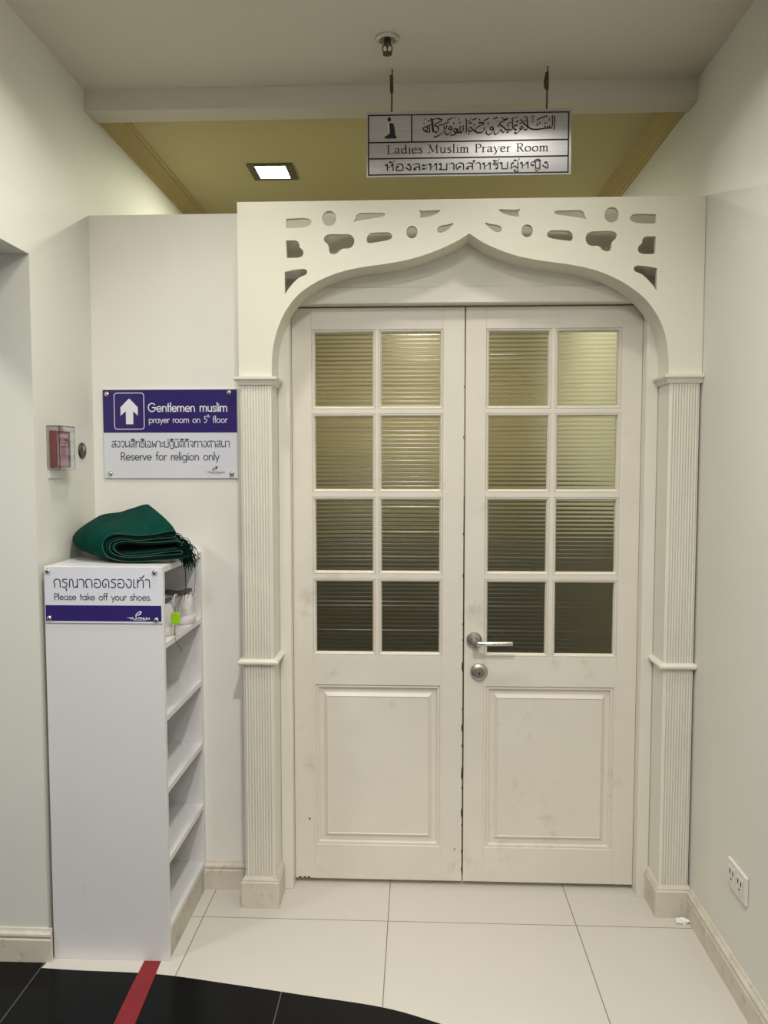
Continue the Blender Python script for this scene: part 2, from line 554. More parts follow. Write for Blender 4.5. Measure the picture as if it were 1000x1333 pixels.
def hull(pts):
    pts = sorted(set((round(x, 7), round(y, 7)) for x, y in pts))
    if len(pts) < 3:
        return pts

    def half(ps):
        h = []
        for p in ps:
            while len(h) > 1 and (h[-1][0] - h[-2][0]) * (p[1] - h[-2][1]) - (h[-1][1] - h[-2][1]) * (p[0] - h[-2][0]) <= 0:
                h.pop()
            h.append(p)
        return h
    a, b = half(pts), half(pts[::-1])
    return a[:-1] + b[:-1]


def nib_round(d):
    return [(d / 2 * cos(2 * pi * k / 8), d / 2 * sin(2 * pi * k / 8)) for k in range(8)]


def nib_flat(w_, t_, ang):
    c, s = cos(radians(ang)), sin(radians(ang))
    return [(x * c - y * s, x * s + y * c) for x, y in ((-w_ / 2, -t_ / 2), (w_ / 2, -t_ / 2), (w_ / 2, t_ / 2), (-w_ / 2, t_ / 2))]


class Ink:
    """Collects flat strokes in a sign's own plane (u right, v up, metres)."""

    def __init__(s, place):
        s.bm = B()
        s.place0 = place
        s.k = 0

    def place(s, u, v):
        p = s.place0(u, v)
        return (p[0], p[1] - 4e-6 * (s.k % 60), p[2])

    def poly(s, pts):
        vs = [s.bm.verts.new(s.place(u, v)) for u, v in pts]
        if len(pts) > 4:
            for t in tessellate_polygon([[Vector((u, v, 0)) for u, v in pts]]):
                s.bm.faces.new([vs[i] for i in t])
        else:
            s.bm.faces.new(vs)

    def stroke(s, pts, nib):
        for a, b in zip(pts, pts[1:]):
            h = hull([(p[0] + q[0], p[1] + q[1]) for p in (a, b) for q in nib])
            if len(h) > 2:
                s.k += 1
                vs = [s.bm.verts.new(s.place(u, v)) for u, v in h]
                s.bm.faces.new(vs)

    def text(s, string, font, u0, u1, v0, size, nib, hair=None):
        adv, prev = [], 0
        total = sum(font[c][0] for c in string)
        sy = size / 100.0
        sx = (u1 - u0) / total
        x = 0
        low = any(c in 'ิั' for c in string)
        for i, c in enumerate(string):
            a, src = font[c]
            lift = 0
            if c == '้' and i and string[i - 1] in 'ิั':
                lift = 22
            for tok in filter(None, src.split(';')):
                k, body = tok[0], tok[1:]
                if k == 'A':
                    cx, cy, rx, ry, a0, a1 = map(float, body.split(','))
                    n = max(6, int(abs(a1 - a0) / 24))
                    pts = [(cx + rx * cos(radians(a0 + (a1 - a0) * t / n)), cy + ry * sin(radians(a0 + (a1 - a0) * t / n))) for t in range(n + 1)]
                else:
                    pts = [tuple(map(float, p.split(','))) for p in body.split()]
                    if k in 'Ss':
                        pts = [(p[0], p[1]) for p in cr([(a_, b_, 0) for a_, b_ in pts], 4)]
                pts = [(u0 + (x + px) * sx, v0 + (py + lift) * sy) for px, py in pts]
                s.stroke(pts, hair if (k.islower() and hair) else nib)
            x += a

    def build(s, name, mat, parent):
        return obj(name, s.bm, mat, parent)


def rrect(u0, u1, v0, v1, r, n=5):
    out = []
    for cx, cy, a0 in ((u1 - r, v0 + r, -90), (u1 - r, v1 - r, 0), (u0 + r, v1 - r, 90), (u0 + r, v0 + r, 180)):
        for k in range(n + 1):
            a = radians(a0 + 90 * k / n)
            out.append((cx + r * cos(a), cy + r * sin(a)))
    return out


def emblem(ink, u0, u1, v0, v1, vb, hb, lu0, lu1):
    """The slanting leaf-shaped mark with its small caption."""
    W, H = u1 - u0, v1 - v0
    f = lambda p: (u0 + p[0] * W, v0 + p[1] * H)
    ink.poly([f(p) for p in [(0.0, 0.0), (0.05, 0.45), (0.35, 0.72), (0.62, 0.80), (0.30, 0.52), (0.16, 0.30), (0.18, 0.06)]])
    ink.poly([f(p) for p in [(0.34, 0.74), (0.55, 0.90), (1.0, 1.0), (0.94, 0.55), (0.70, 0.34), (0.30, 0.20), (0.28, 0.34), (0.62, 0.50), (0.74, 0.66), (0.72, 0.80)]])
    d = (lu1 - lu0)
    ink.text('THE', SANS, lu0, lu0 + 0.15 * d, vb + hb * 0.55, hb * 0.4, nib_round(hb * 0.1))
    ink.text('PLATINUM', SANS, lu0 + 0.16 * d, lu1, vb, hb, nib_round(hb * 0.24))
    ink.stroke([(lu0 + 0.32 * d, vb - hb * 0.35), (lu0 + 0.82 * d, vb - hb * 0.35)], nib_round(hb * 0.12))


def screw(parent, x, y, z, r=0.0085):
    bm = B()
    lathe(bm, [(r, 0), (r, 0.002), (r * 0.93, 0.0045), (r * 0.7, 0.0065), (r * 0.35, 0.0077), (0, 0.008)], (x, y, z), 'y', 18, -1)
    return obj('screw_cap', bm, M_CHROME, parent, True)


# ================================================================== SETTING
WL, WR, H = -1.017, 0.958, 2.685
PT = 2.288        # top of the partition and of the arch

# white floor with a curved front edge, black floor beyond
edge = cr([(-1.02, -0.452, 0), (-0.912, -0.458, 0), (-0.673, -0.466, 0), (-0.452, -0.500, 0), (-0.229, -0.539, 0), (-0.015, -0.578, 0),
           (0.139, -0.634, 0), (0.40, -0.745, 0), (0.70, -0.93, 0), (0.958, -1.15, 0)], 6)
edge = [(p.x, p.y) for p in edge]


def slab(poly, z0, z1):
    bm = B()
    tris = tessellate_polygon([[Vector((x, y, 0)) for x, y in poly]])
    T = [bm.verts.new((x, y, z1)) for x, y in poly]
    K = [bm.verts.new((x, y, z0)) for x, y in poly]
    for t in tris:
        bm.faces.new([T[i] for i in t])
        bm.faces.new([K[i] for i in reversed(t)])
    n = len(poly)
    for i in range(n):
        j = (i + 1) % n
        bm.faces.new((T[i], T[j], K[j], K[i]))
    return bm


o = obj('floor', slab(edge + [(0.958, 0.12), (-1.017, 0.12), (-1.017, -0.43)], -0.06, 0.0), M_FLOOR)
tag(o, 'glossy white square floor tiles in front of the doors', kind='structure')
o = obj('floor_hall', slab([(-2.8, -4.2), (0.958, -4.2)] + edge[::-1] + [(-1.02, -0.41), (-2.8, -0.41)], -0.06, 0.0), M_BFLOOR)
tag(o, 'black polished floor tiles along the curved edge of the white tiles', kind='structure')
bm = B(); box(bm, WL, WR, 0.12, 3.3, -0.06, 0.0)
tag(obj('floor_room', bm, M_CARPET), 'dark carpet of the room behind the doors', kind='structure')

# left wall with a passage opening
bm = B()
box(bm, -1.40, WL, -0.414, 3.3, 0.0, 2.8)
box(bm, -1.40, WL, -4.2, -0.414, 2.055, 2.8)
tag(obj('wall_left', bm, M_WALL), 'cream painted left wall with passage opening', kind='structure')
bm = B(); box(bm, -2.8, -1.40, -0.414, -0.30, 0.0, 2.8)
tag(obj('wall_passage', bm, M_WALL), 'cream wall of the side passage', kind='structure')
bm = B(); box(bm, WR, 1.08, -4.2, 3.3, -0.06, 2.8)
tag(obj('wall_right', bm, M_WALL), 'cream painted right wall', kind='structure')
bm = B()
box(bm, WL, -0.392, 0.0, 0.10, 0.0, PT)
box(bm, -0.392, 0.858, 0.012, 0.10, 2.045, PT)
box(bm, 0.858, WR, 0.0, 0.10, 0.0, PT)
tag(obj('wall_partition', bm, M_WALLB), 'white partition wall open at the top, around the doors', kind='structure')
bm = B(); box(bm, WL, WR, 3.2, 3.3, 0.0, 2.8)
box(bm, WL, WR, 3.185, 3.2, 0.0, 1.22, mi=1)  # added dark panel, makes the lower panes look dimmer
tag(obj('wall_back', bm, [M_ROOM, M_LOWDARK]), 'far wall of the room behind the doors', kind='structure')

for nm, xa, xb in (('wall_added_dark_left', WL, WL + 0.012), ('wall_added_dark_right', WR - 0.012, WR)):
    bm = B(); box(bm, xa, xb, 0.13, 3.185, 0.0, 1.22)  # unseen side panels, added to darken the view through the lower glass
    tag(obj(nm, bm, M_LOWDARK), 'added olive panel low on a side wall behind the doors, dimming the lower panes', kind='structure')

# ceilings, beam, crown mouldings
bm = B(); box(bm, -1.40, 1.08, -4.2, -0.01, H, 2.8)
box(bm, -2.8, -1.40, -4.2, -0.30, H, 2.8)
tag(obj('ceiling', bm, M_CEIL), 'plain white hall ceiling', kind='structure')
bm = B(); box(bm, WL, WR, -0.01, 0.078, 2.618, 2.8, 0.0015, 1)
tag(obj('ceiling_beam', bm, M_CEIL), 'shallow white ceiling beam above the partition', kind='structure')
bm = B(); box(bm, WL, WR, 0.078, 3.3, H, 2.8)
tag(obj('ceiling_room', bm, M_YCEIL), 'cream ceiling of the room behind the partition', kind='structure')
cp = [(0, 0.058), (0.006, 0.058), (0.008, 0.048), (0.014, 0.045), (0.022, 0.034), (0.040, 0.021), (0.050, 0.014), (0.052, 0.007), (0.062, 0.006), (0.064, 0), (0, 0)]
bm = B(); extrude_path(bm, cp, (WL, 0.078, H), (WL, 3.2, H), ((1, 0, 0), (0, 0, -1)))
tag(obj('trim_1', bm, M_CROWN), 'cream crown moulding along the top of the left wall', kind='structure')
bm = B(); extrude_path(bm, cp, (WR, 0.078, H), (WR, 3.2, H), ((-1, 0, 0), (0, 0, -1)))
tag(obj('trim_2', bm, M_CROWN), 'cream crown moulding along the top of the right wall', kind='structure')

# skirting boards
bp = [(0, 0), (0.014, 0), (0.014, 0.066), (0.011, 0.070), (0.011, 0.074), (0.014, 0.078), (0.013, 0.084), (0.007, 0.091), (0.004, 0.098), (0, 0.098)]


def skirting(name, p0, p1, n, label):
    bm = B()
    extrude_path(bm, bp, p0, p1, (n, (0, 0, 1)))
    return tag(obj(name, bm, M_SKIRT), label, kind='structure')


skirting('baseboard_back', (-0.66, 0, 0), (-0.512, 0, 0), (0, -1, 0), 'worn cream skirting between shoe rack and door surround')
skirting('baseboard_right', (WR, -0.125, 0), (WR, -4.2, 0), (-1, 0, 0), 'worn cream skirting along the right wall')
skirting('baseboard_left', (-2.8, -0.414, 0), (WL + 0.014, -0.414, 0), (0, -1, 0), 'worn cream skirting on the left passage wall')

# door casing (head board and two side boards)
cas = tag(root('trim_3', (0.233, 0.0, 0.0)), 'cream door casing framing the double doors', kind='structure')
bm = B(); box(bm, -0.391, -0.352, -0.001, 0.10, 0, 1.992, 0.002, 1)
obj('side_board', bm, M_TRIM, cas)
bm = B(); box(bm, 0.818, 0.857, -0.001, 0.10, 0, 1.992, 0.002, 1)
obj('side_board', bm, M_TRIM, cas)
bm = B(); box(bm, -0.391, 0.857, 0.0, 0.10, 1.992, 2.046, 0.003, 1)
obj('head_board', bm, M_TRIM, cas)
bm = B(); box(bm, -0.391, 0.857, 0.0065, 0.0125, 2.046, PT, 0.0008, 1)
obj('transom_panel', bm, M_TRIM, cas)
bm = B()
box(bm, -0.352, -0.346, 0.088, 0.10, 0, 1.992); box(bm, 0.812, 0.818, 0.088, 0.10, 0, 1.992); box(bm, -0.346, 0.812, 0.088, 0.10, 1.984, 1.992)
obj('door_stop', bm, M_TRIM, cas)

# ================================================================== DOORS
DY0, DY1 = 0.045, 0.086


def door(name, x0, x1, cols, label):
    """One leaf: stiles, rails and glazing bars as one frame with its glazing and raised panel as parts."""
    zt, zb = 1.988, 0.016
    rows = [(1.661, 1.905), (1.381, 1.625), (1.101, 1.344), (0.820, 1.064)]
    mo = 0.011
    bm = B()
    gx0, gx1 = cols[0][0] - mo, cols[1][1] + mo
    gz0, gz1 = rows[-1][0] - mo, rows[0][1] + mo
    px0, px1, pz0, pz1 = gx0 + 0.008, gx1 - 0.006, 0.138, 0.706
    jb = 0.0009
    box(bm, x0, gx0, DY0, DY1, zb, zt, jb, 1)
    box(bm, gx1, x1, DY0, DY1, zb, zt, jb, 1)
    box(bm, gx0, gx1, DY0, DY1, gz1, zt, jb, 1)
    box(bm, gx0, gx1, DY0, DY1, pz1, gz0, jb, 1)
    box(bm, gx0, gx1, DY0, DY1, zb, pz0, jb, 1)
    box(bm, gx0, px0, DY0, DY1, pz0, pz1)
    box(bm, px1, gx1, DY0, DY1, pz0, pz1)
    # glazing bars
    box(bm, cols[0][1] + mo, cols[1][0] - mo, DY0, DY1, gz0, gz1)
    for a, b in zip(rows, rows[1:]):
        for cx0, cx1 in cols:
            box(bm, cx0 - mo, cx1 + mo, DY0, DY1, b[1] + mo, a[0] - mo)
    # stepped moulding round every pane
    for cx0, cx1 in cols:
        for rz0, rz1 in rows:
            rect_loft(bm, cx0 - mo, cx1 + mo, rz0 - mo, rz1 + mo,
                      [(0, DY0), (0.0015, DY0 + 0.003), (0.003, DY0 + 0.0005), (0.006, DY0 + 0.001), (0.009, DY0 + 0.006), (mo, DY0 + 0.010), (mo, DY0 + 0.0235), (mo - 0.010, DY1 - 0.004), (0, DY1)], cap=False)
    # fine joint lines where rails meet stiles
    o = obj(name, bm, M_DOOR)
    tag(o, label, 'door', 'structure')
    # ribbed glazing: one part with its eight panes
    gb = B()
    for cx0, cx1 in cols:
        for rz0, rz1 in rows:
            a0, a1, b0, b1 = cx0 - 0.004, cx1 + 0.004, rz0 - 0.004, rz1 + 0.004
            step, per = 0.0016, 0.0142
            n = int((b1 - b0) / step)
            prev = None
            yb = DY0 + 0.020
            for k in range(n + 1):
                z = b0 + (b1 - b0) * k / n
                y = DY0 + 0.0145 + 0.00175 * abs(sin(pi * z / per)) ** 0.9
                cur = [gb.verts.new(p) for p in ((a0, y, z), (a1, y, z), (a1, yb, z), (a0, yb, z))]
                if prev:
                    for q in range(4):
                        gb.faces.new((prev[q], prev[(q + 1) % 4], cur[(q + 1) % 4], cur[q]))
                else:
                    gb.faces.new(cur[::-1])
                prev = cur
            gb.faces.new(prev)
    g = obj('glazing', gb, M_RIBGLASS, o, True)
    g['label'] = 'eight ribbed frosted glass panes'
    # raised lower panel
    pb = B()
    rect_loft(pb, px0, px1, pz0, pz1,
              [(0, DY0), (0.002, DY0 + 0.005), (0.006, DY0 + 0.003), (0.010, DY0 + 0.004), (0.013, DY0 + 0.012), (0.026, DY0 + 0.012), (0.030, DY0 + 0.010),
               (0.036, DY0 + 0.005), (0.040, DY0 + 0.002), (0.043, DY0 + 0.004), (0.046, DY0 + 0.004)])
    box(pb, px0 - 0.001, px1 + 0.001, DY0 + 0.018, DY1 - 0.008, pz0 - 0.001, pz1 + 0.001)
    obj('raised_panel', pb, M_DOOR, o)
    # dark worn chips along the closing edge and the foot
    return o


d1 = door('door_1', -0.351, 0.2295, ((-0.273, -0.079), (-0.048, 0.148)), 'left leaf of the white double doors, without a handle')
d2 = door('door_2', 0.2345, 0.817, ((0.313, 0.508), (0.542, 0.738)), 'right leaf of the white double doors, with lever handle')


def chip(bm, x, z, w_, h_, y):
    n = 9
    pts = [(x + w_ * (0.7 + 0.5 * random.random()) * cos(2 * pi * k / n), z + h_ * (0.7 + 0.5 * random.random()) * sin(2 * pi * k / n)) for k in range(n)]
    bm.faces.new([bm.verts.new((a, y, b)) for a, b in pts])


bm = B()
for z in (1.72, 1.55, 1.22, 1.08, 0.92, 0.86, 0.62, 0.48, 0.33, 0.2, 0.12, 0.05):
    chip(bm, 0.2285, z + 0.02 * random.random(), 0.0012, 0.004 + 0.004 * random.random(), DY0 - 0.0004)
for z, h_ in ((0.775, 0.022), (0.56, 0.02), (0.40, 0.03), (0.26, 0.02)):
    chip(bm, 0.2285, z, 0.0024, h_ * 0.8, DY0 - 0.0004)
for x in (-0.335, -0.318, -0.305):
    chip(bm, x, 0.0195, 0.006, 0.0028, DY0 - 0.0004)
chip(bm, 0.205, 0.13, 0.002, 0.004, DY0 - 0.0004)
chip(bm, -0.30, 0.23, 0.003, 0.004, DY0 - 0.0004)
obj('worn_paint', bm, M_BLACK, d1)

# lever handle and lock on the right leaf
hx, hz = 0.268, 0.868
lev = obj('lever_handle', (lambda b: (lathe(b, [(0, 0.006), (0.016, 0.006), (0.020, 0.005), (0.026, 0.0085), (0.0265, 0.002), (0.0265, 0)], (hx, DY0, hz), 'y', 32, -1), b)[1])(B()), M_STEEL, d2, True)
lev['label'] = 'round steel rose with straight chrome lever'
bm = B()
lathe(bm, [(0.011, 0), (0.011, 0.012), (0.0095, 0.014), (0.0095, 0.046), (0.0085, 0.050), (0, 0.051)], (hx, DY0 - 0.005, hz), 'y', 20, -1)
obj('spindle_neck', bm, M_STEEL, lev, True)
bm = B()
tube(bm, [(hx - 0.004, DY0 - 0.046, hz - 0.003), (hx + 0.02, DY0 - 0.048, hz - 0.004), (hx + 0.07, DY0 - 0.049, hz - 0.003), (hx + 0.125, DY0 - 0.049, hz - 0.002)], [0.0075, 0.0075, 0.007, 0.007], 14)
obj('lever', bm, M_CHROME, lev, True)
bm = B()
lathe(bm, [(0.030, 0), (0.030, 0.004), (0.028, 0.008), (0.024, 0.011), (0.0185, 0.0125), (0.0175, 0.018), (0.0165, 0.0205), (0.0145, 0.0205), (0.0138, 0.0185), (0.011, 0.0185), (0.011, 0.021), (0, 0.021)], (0.285, DY0, 0.757), 'y', 32, -1)
lock = obj('lock_cylinder', bm, M_STEEL, d2, True)
lock['label'] = 'round steel deadlock cylinder below the lever'
bm = B(); lathe(bm, [(0.0035, 0), (0.0035, 0.0008), (0, 0.0008)], (0.285, DY0 - 0.0208, 0.755), 'y', 12, -1)
box(bm, 0.2842, 0.2858, DY0 - 0.0217, DY0 - 0.0208, 0.748, 0.762)
obj('keyhole', bm, M_BLACK, lock)

# ================================================================== CARVED ARCH SURROUND
AY = -0.111
sur = tag(root('arched_door_surround', (0.231, 0.0, 0.0)), 'cream arched fretwork surround with reeded pilasters around the double doors', 'door surround', 'thing')
CL = [(-0.3906, 1.742), (-0.3885, 1.8074), (-0.3817, 1.8537), (-0.3681, 1.8997), (-0.3467, 1.9456), (-0.3126, 1.9913), (-0.2695, 2.0252), (-0.2188, 2.0514), (-0.1606, 2.0712), (-0.0986, 2.0836), (-0.0369, 2.0912), (0.0247, 2.1012), (0.0862, 2.1163), (0.1474, 2.1382), (0.2008, 2.1632), (0.2326, 2.183)]
CRV = [(0.2326, 2.183), (0.2853, 2.1498), (0.364, 2.1179), (0.4425, 2.0995), (0.5445, 2.0843), (0.6146, 2.0688), (0.6772, 2.045), (0.7319, 2.0135), (0.7797, 1.9748), (0.8194, 1.9205), (0.8425, 1.8615), (0.8532, 1.7912), (0.8543, 1.742)]
sm = lambda c: [(p.x, p.y) for p in cr([(a, b, 0) for a, b in c], 4)]
curve = sm(CL)[:-1] + sm(CRV)
HOLES = [
 [(-0.3404,2.2346),(-0.2866,2.2368),(-0.2692,2.2343),(-0.2596,2.2257),(-0.2649,2.2144),(-0.2810,2.2081),(-0.3013,2.2066),(-0.3397,2.2063)],
 [(-0.1822,2.2340),(-0.1839,2.2249),(-0.1889,2.2173),(-0.1962,2.2122),(-0.2049,2.2105),(-0.2135,2.2124),(-0.2208,2.2177),(-0.2257,2.2255),(-0.2274,2.2346),(-0.2256,2.2436),(-0.2207,2.2513),(-0.2133,2.2563),(-0.2047,2.2580),(-0.1960,2.2561),(-0.1887,2.2508),(-0.1839,2.2431)],
 [(-0.1287,2.2226),(-0.1243,2.2296),(-0.1190,2.2436),(-0.1098,2.2501),(-0.0810,2.2501),(-0.0402,2.2496),(-0.0310,2.2474),(-0.0286,2.2438),(-0.0330,2.2389),(-0.0438,2.2363),(-0.1051,2.2267)],
 [(-0.3415,2.1680),(-0.3118,2.1682),(-0.3031,2.1638),(-0.2988,2.1552),(-0.2988,2.1467),(-0.2887,2.1381),(-0.2861,2.1281),(-0.2903,2.1190),(-0.3034,2.1140),(-0.3393,2.1139)],
 [(-0.2222,2.1699),(-0.2201,2.1784),(-0.2114,2.1840),(-0.1969,2.1861),(-0.1447,2.1849),(-0.1332,2.1802),(-0.1259,2.1688),(-0.1266,2.1560),(-0.1347,2.1448),(-0.1449,2.1407),(-0.1623,2.1409),(-0.1710,2.1367),(-0.1797,2.1269),(-0.1899,2.1236),(-0.2001,2.1248),(-0.2058,2.1328),(-0.2066,2.1471),(-0.2101,2.1556),(-0.2188,2.1614)],
 [(-0.3467,2.0711),(-0.3139,2.0776),(-0.2876,2.0802),(-0.2775,2.0773),(-0.2746,2.0695),(-0.2790,2.0619),(-0.2878,2.0582),(-0.3010,2.0527),(-0.3171,2.0385),(-0.3348,2.0187),(-0.3467,2.0007)],
 [(-0.0879,2.1680),(-0.0853,2.1786),(-0.0763,2.1873),(-0.0582,2.1895),(-0.0204,2.1898),(-0.0106,2.1847),(-0.0070,2.1765),(-0.0106,2.1695),(-0.0222,2.1647),(-0.0510,2.1601),(-0.0763,2.1565),(-0.0853,2.1591)],
 [(0.0721,2.1890),(0.0708,2.1816),(0.0669,2.1753),(0.0611,2.1712),(0.0542,2.1698),(0.0473,2.1714),(0.0414,2.1756),(0.0375,2.1820),(0.0362,2.1894),(0.0375,2.1968),(0.0414,2.2031),(0.0472,2.2072),(0.0541,2.2086),(0.0610,2.2070),(0.0668,2.2028),(0.0707,2.1964)],
 [(0.0759,2.2565),(0.0856,2.2539),(0.1107,2.2546),(0.1429,2.2563),(0.1393,2.2497),(0.1250,2.2411),(0.1071,2.2360),(0.0821,2.2318),(0.0792,2.2347),(0.0813,2.2452)],
 [(0.1324,2.1960),(0.1366,2.2040),(0.1466,2.2085),(0.1645,2.2107),(0.1824,2.2157),(0.1842,2.2140),(0.1717,2.2001),(0.1575,2.1897),(0.1432,2.1853),(0.1353,2.1875)],
]
AX2 = 0.4655
holes = HOLES + [[(AX2 - x, z - 0.0005) for x, z in reversed(h)] for h in HOLES]
AL, AR = -0.4955, 0.9565
ATOP = 2.288
outer = [(AL, 1.742), (AL, ATOP), (AR, ATOP), (AR, 1.742)] + curve[::-1]
bm = B(); plate_xz(bm, outer, holes, AY, AY + 0.016)
arch = obj('fretwork_panel', bm, M_ARCH, sur)
# soffit board that closes the arch underneath
bm = B()
th = 0.010
rings = []
for i, (x, z) in enumerate(curve):
    a, b = curve[max(0, i - 1)], curve[min(len(curve) - 1, i + 1)]
    t = Vector((b[0] - a[0], b[1] - a[1])).normalized()
    nx, nz = -t.y, t.x
    if nz < 0 and abs(nz) > 0.2:
        nx, nz = -nx, -nz
    rings.append([bm.verts.new(p) for p in ((x, AY + 0.0158, z), (x, 0.006 if z > 2.047 else -0.0012, z), (x + nx * th, 0.006 if z > 2.047 else -0.0012, z + nz * th), (x + nx * th, AY + 0.0158, z + nz * th))])
for A, C in zip(rings, rings[1:]):
    for k in range(4):
        bm.faces.new((A[k], A[(k + 1) % 4], C[(k + 1) % 4], C[k]))
bm.faces.new(rings[0][::-1]); bm.faces.new(rings[-1])
obj('arch_soffit', bm, M_ARCH, sur, True)
bm = B()
box(bm, AL, AL + 0.014, AY + 0.016, -0.0005, 1.742, ATOP)
obj('side_board', bm, M_ARCH, sur)
bm = B()
box(bm, AR - 0.014, AR, AY + 0.016, -0.0005, 1.742, ATOP)
obj('side_board', bm, M_ARCH, sur)


def pilaster(x0, x1, inner):
    """Reeded pilaster with capital, mid band and plinth; inner = +1 when the door is on its +x side."""
    bm = B()
    n, y = 10, AY
    m = 0.004
    pts = [(x0, -0.001), (x0, y + 0.001), (x0 + m, y)]
    wdt = (x1 - x0 - 2 * m) / n
    for k in range(n):
        a = x0 + m + k * wdt
        for t in range(0, 7):
            ph = pi * t / 6
            pts.append((a + wdt * (0.12 + 0.76 * t / 6), y - 0.0012 - 0.0028 * sin(ph)))
        pts.append((a + wdt * 0.95, y + 0.0012))
        pts.append((a + wdt * 1.05, y + 0.0012))
    pts[-1] = (x1 - m, y)
    pts += [(x1, y + 0.001), (x1, -0.001)]
    lo = [bm.verts.new((a, b, 0.10)) for a, b in pts]
    hi = [bm.verts.new((a, b, 1.716)) for a, b in pts]
    N = len(pts)
    for k in range(N):
        bm.faces.new((lo[k], lo[(k + 1) % N], hi[(k + 1) % N], hi[k]))
    bm.faces.new(lo[::-1]); bm.faces.new(hi)
    p = obj('pilaster', bm, M_TRIM, sur)

    def band(name, prof, mat):
        b = B()
        rr = []
        for e, z in prof:
            l = min(e, 0.016)
            xl = x0 - e if inner > 0 else max(x0 - e, -9)
            xr = min(x1 + e, WR - 0.0008)
            rr.append([b.verts.new(q) for q in ((xl, -0.0012, z), (xl, y - e, z), (xr, y - e, z), (xr, -0.0012, z))])
        for A, C in zip(rr, rr[1:]):
            for k in range(4):
                b.faces.new((A[k], A[(k + 1) % 4], C[(k + 1) % 4], C[k]))
        b.faces.new(rr[0][::-1]); b.faces.new(rr[-1])
        return obj(name, b, mat, p)
    band('capital', [(0.0005, 1.716), (0.007, 1.718), (0.008, 1.722), (0.012, 1.729), (0.017, 1.733), (0.020, 1.735), (0.020, 1.743), (0.0, 1.745)], M_TRIM)
    band('mid_band', [(0.004, 0.812), (0.012, 0.815), (0.0165, 0.820), (0.0165, 0.826), (0.012, 0.831), (0.003, 0.833)], M_TRIM)
    band('plinth', [(0.013, 0.0), (0.013, 0.086), (0.010, 0.090), (0.010, 0.094), (0.004, 0.103), (0.0, 0.105)], M_SKIRT)
    return p


pilaster(-0.492, -0.393, 1)
pilaster(0.858, 0.951, -1)

# ================================================================== SHOE RACK
rx0, rx1, ry0, ry1, rh = -1.003, -0.656, -0.407, -0.0005, 1.1727
rack = tag(root('shoe_rack', ((rx0 + rx1) / 2, -0.2, 0)), 'tall white laminate shoe rack in the corner, open on its right side', 'shoe rack')
bm = B(); box(bm, rx0, rx1, ry0, ry0 + 0.018, 0.0, rh - 0.018, 0.0008, 1)
obj('side_panel', bm, M_RACK, rack)
bm = B(); box(bm, rx0, rx1, ry1 - 0.018, ry1, 0.0, rh - 0.018, 0.0008, 1)
obj('side_panel', bm, M_RACK, rack)
bm = B(); box(bm, rx0, rx0 + 0.008, ry0 + 0.018, ry1 - 0.018, 0.0, rh - 0.018)
obj('back_panel', bm, M_RACK, rack)
bm = B(); box(bm, rx0, rx1, ry0, ry1, rh - 0.018, rh, 0.0008, 1)
obj('top_panel', bm, M_RACK, rack)
for z in (0.949, 0.735, 0.519, 0.305, 0.100):
    bm = B(); box(bm, rx0 + 0.008, rx1, ry0 + 0.018, ry1 - 0.018, z - 0.018, z, 0.0008, 1)
    obj('shelf', bm, M_RACK, rack)
bm = B(); box(bm, rx1 - 0.030, rx1 - 0.001, ry0 + 0.018, ry1 - 0.018, 0.0, 0.082)
sb = B()
for q in (((-0.908, 0.232), (-0.9065, 0.212), (-0.907, 0.186)),):
    for (a, b), (c_, d_) in zip(q, q[1:]):
        sb.faces.new([sb.verts.new(v) for v in ((a, ry0 - 0.0003, b), (c_, ry0 - 0.0003, d_), (c_ + 0.0013, ry0 - 0.0003, d_), (a + 0.0013, ry0 - 0.0003, b))])
obj('scratch', sb, M_RACKK, rack)
pl = obj('plinth', bm, M_RACKK, rack)
pl['label'] = 'scuffed beige plinth strip'

# ---- sign on the rack
def sx_sign(x0, z0, W, Hh, y):
    return lambda u, v: (x0 + u, y, z0 + v)


def slab_sign(name, x0, x1, z0, z1, y0, y1, mat):
    bm = B()
    box(bm, x0, x1, y0, y1, z0, z1, 0.0006, 1)
    return obj(name, bm, mat)


sx0, sx1, sz0, sz1 = -1.0005, -0.6595, 1.009, 1.1725
sgn = tag(root('rack_sign', ((sx0 + sx1) / 2, -0.409, sz0)), 'white and purple sign asking to take off shoes, on the shoe rack', 'sign')
bm = B(); box(bm, sx0, sx1, -0.4105, -0.4075, sz0, sz1, 0.0005, 1)
obj('plate', bm, M_SIGNW, sgn)
SW, SH = sx1 - sx0, sz1 - sz0
bm = B(); box(bm, sx0 + 0.002, sx1 - 0.0008, -0.41085, -0.4104, sz0 + 0.006, sz0 + 0.052)
obj('purple_band', bm, M_NAVY, sgn)
pu = lambda p: (p[0] - 35) / 940 * SW
pv = lambda p: (500 - p[1]) / 464 * SH
ink = Ink(sx_sign(sx0, sz0, SW, SH, -0.4111))
ink.text('กรุณาถอดรองเท้า', THAI_PLAIN, pu((108, 0)), pu((892, 0)), pv((0, 204)), 0.0235, nib_round(0.0028))
ink.text('Please take off your shoes.', SANS, pu((110, 0)), pu((898, 0)), pv((0, 308)), 0.0180, nib_round(0.0020))
ink.build('lettering', M_INKN, sgn)
ink = Ink(sx_sign(sx0, sz0, SW, SH, -0.4112))
emblem(ink, pu((764, 0)), pu((814, 0)), pv((0, 446)), pv((0, 396)), pv((0, 467)), 0.0064, pu((698, 0)), pu((880, 0)))
ink.build('emblem', M_INKW, sgn)
for p in ((65, 70), (925, 77), (72, 458), (933, 467)):
    screw(sgn, sx0 + pu(p), -0.4105, sz0 + pv(p), 0.0075)

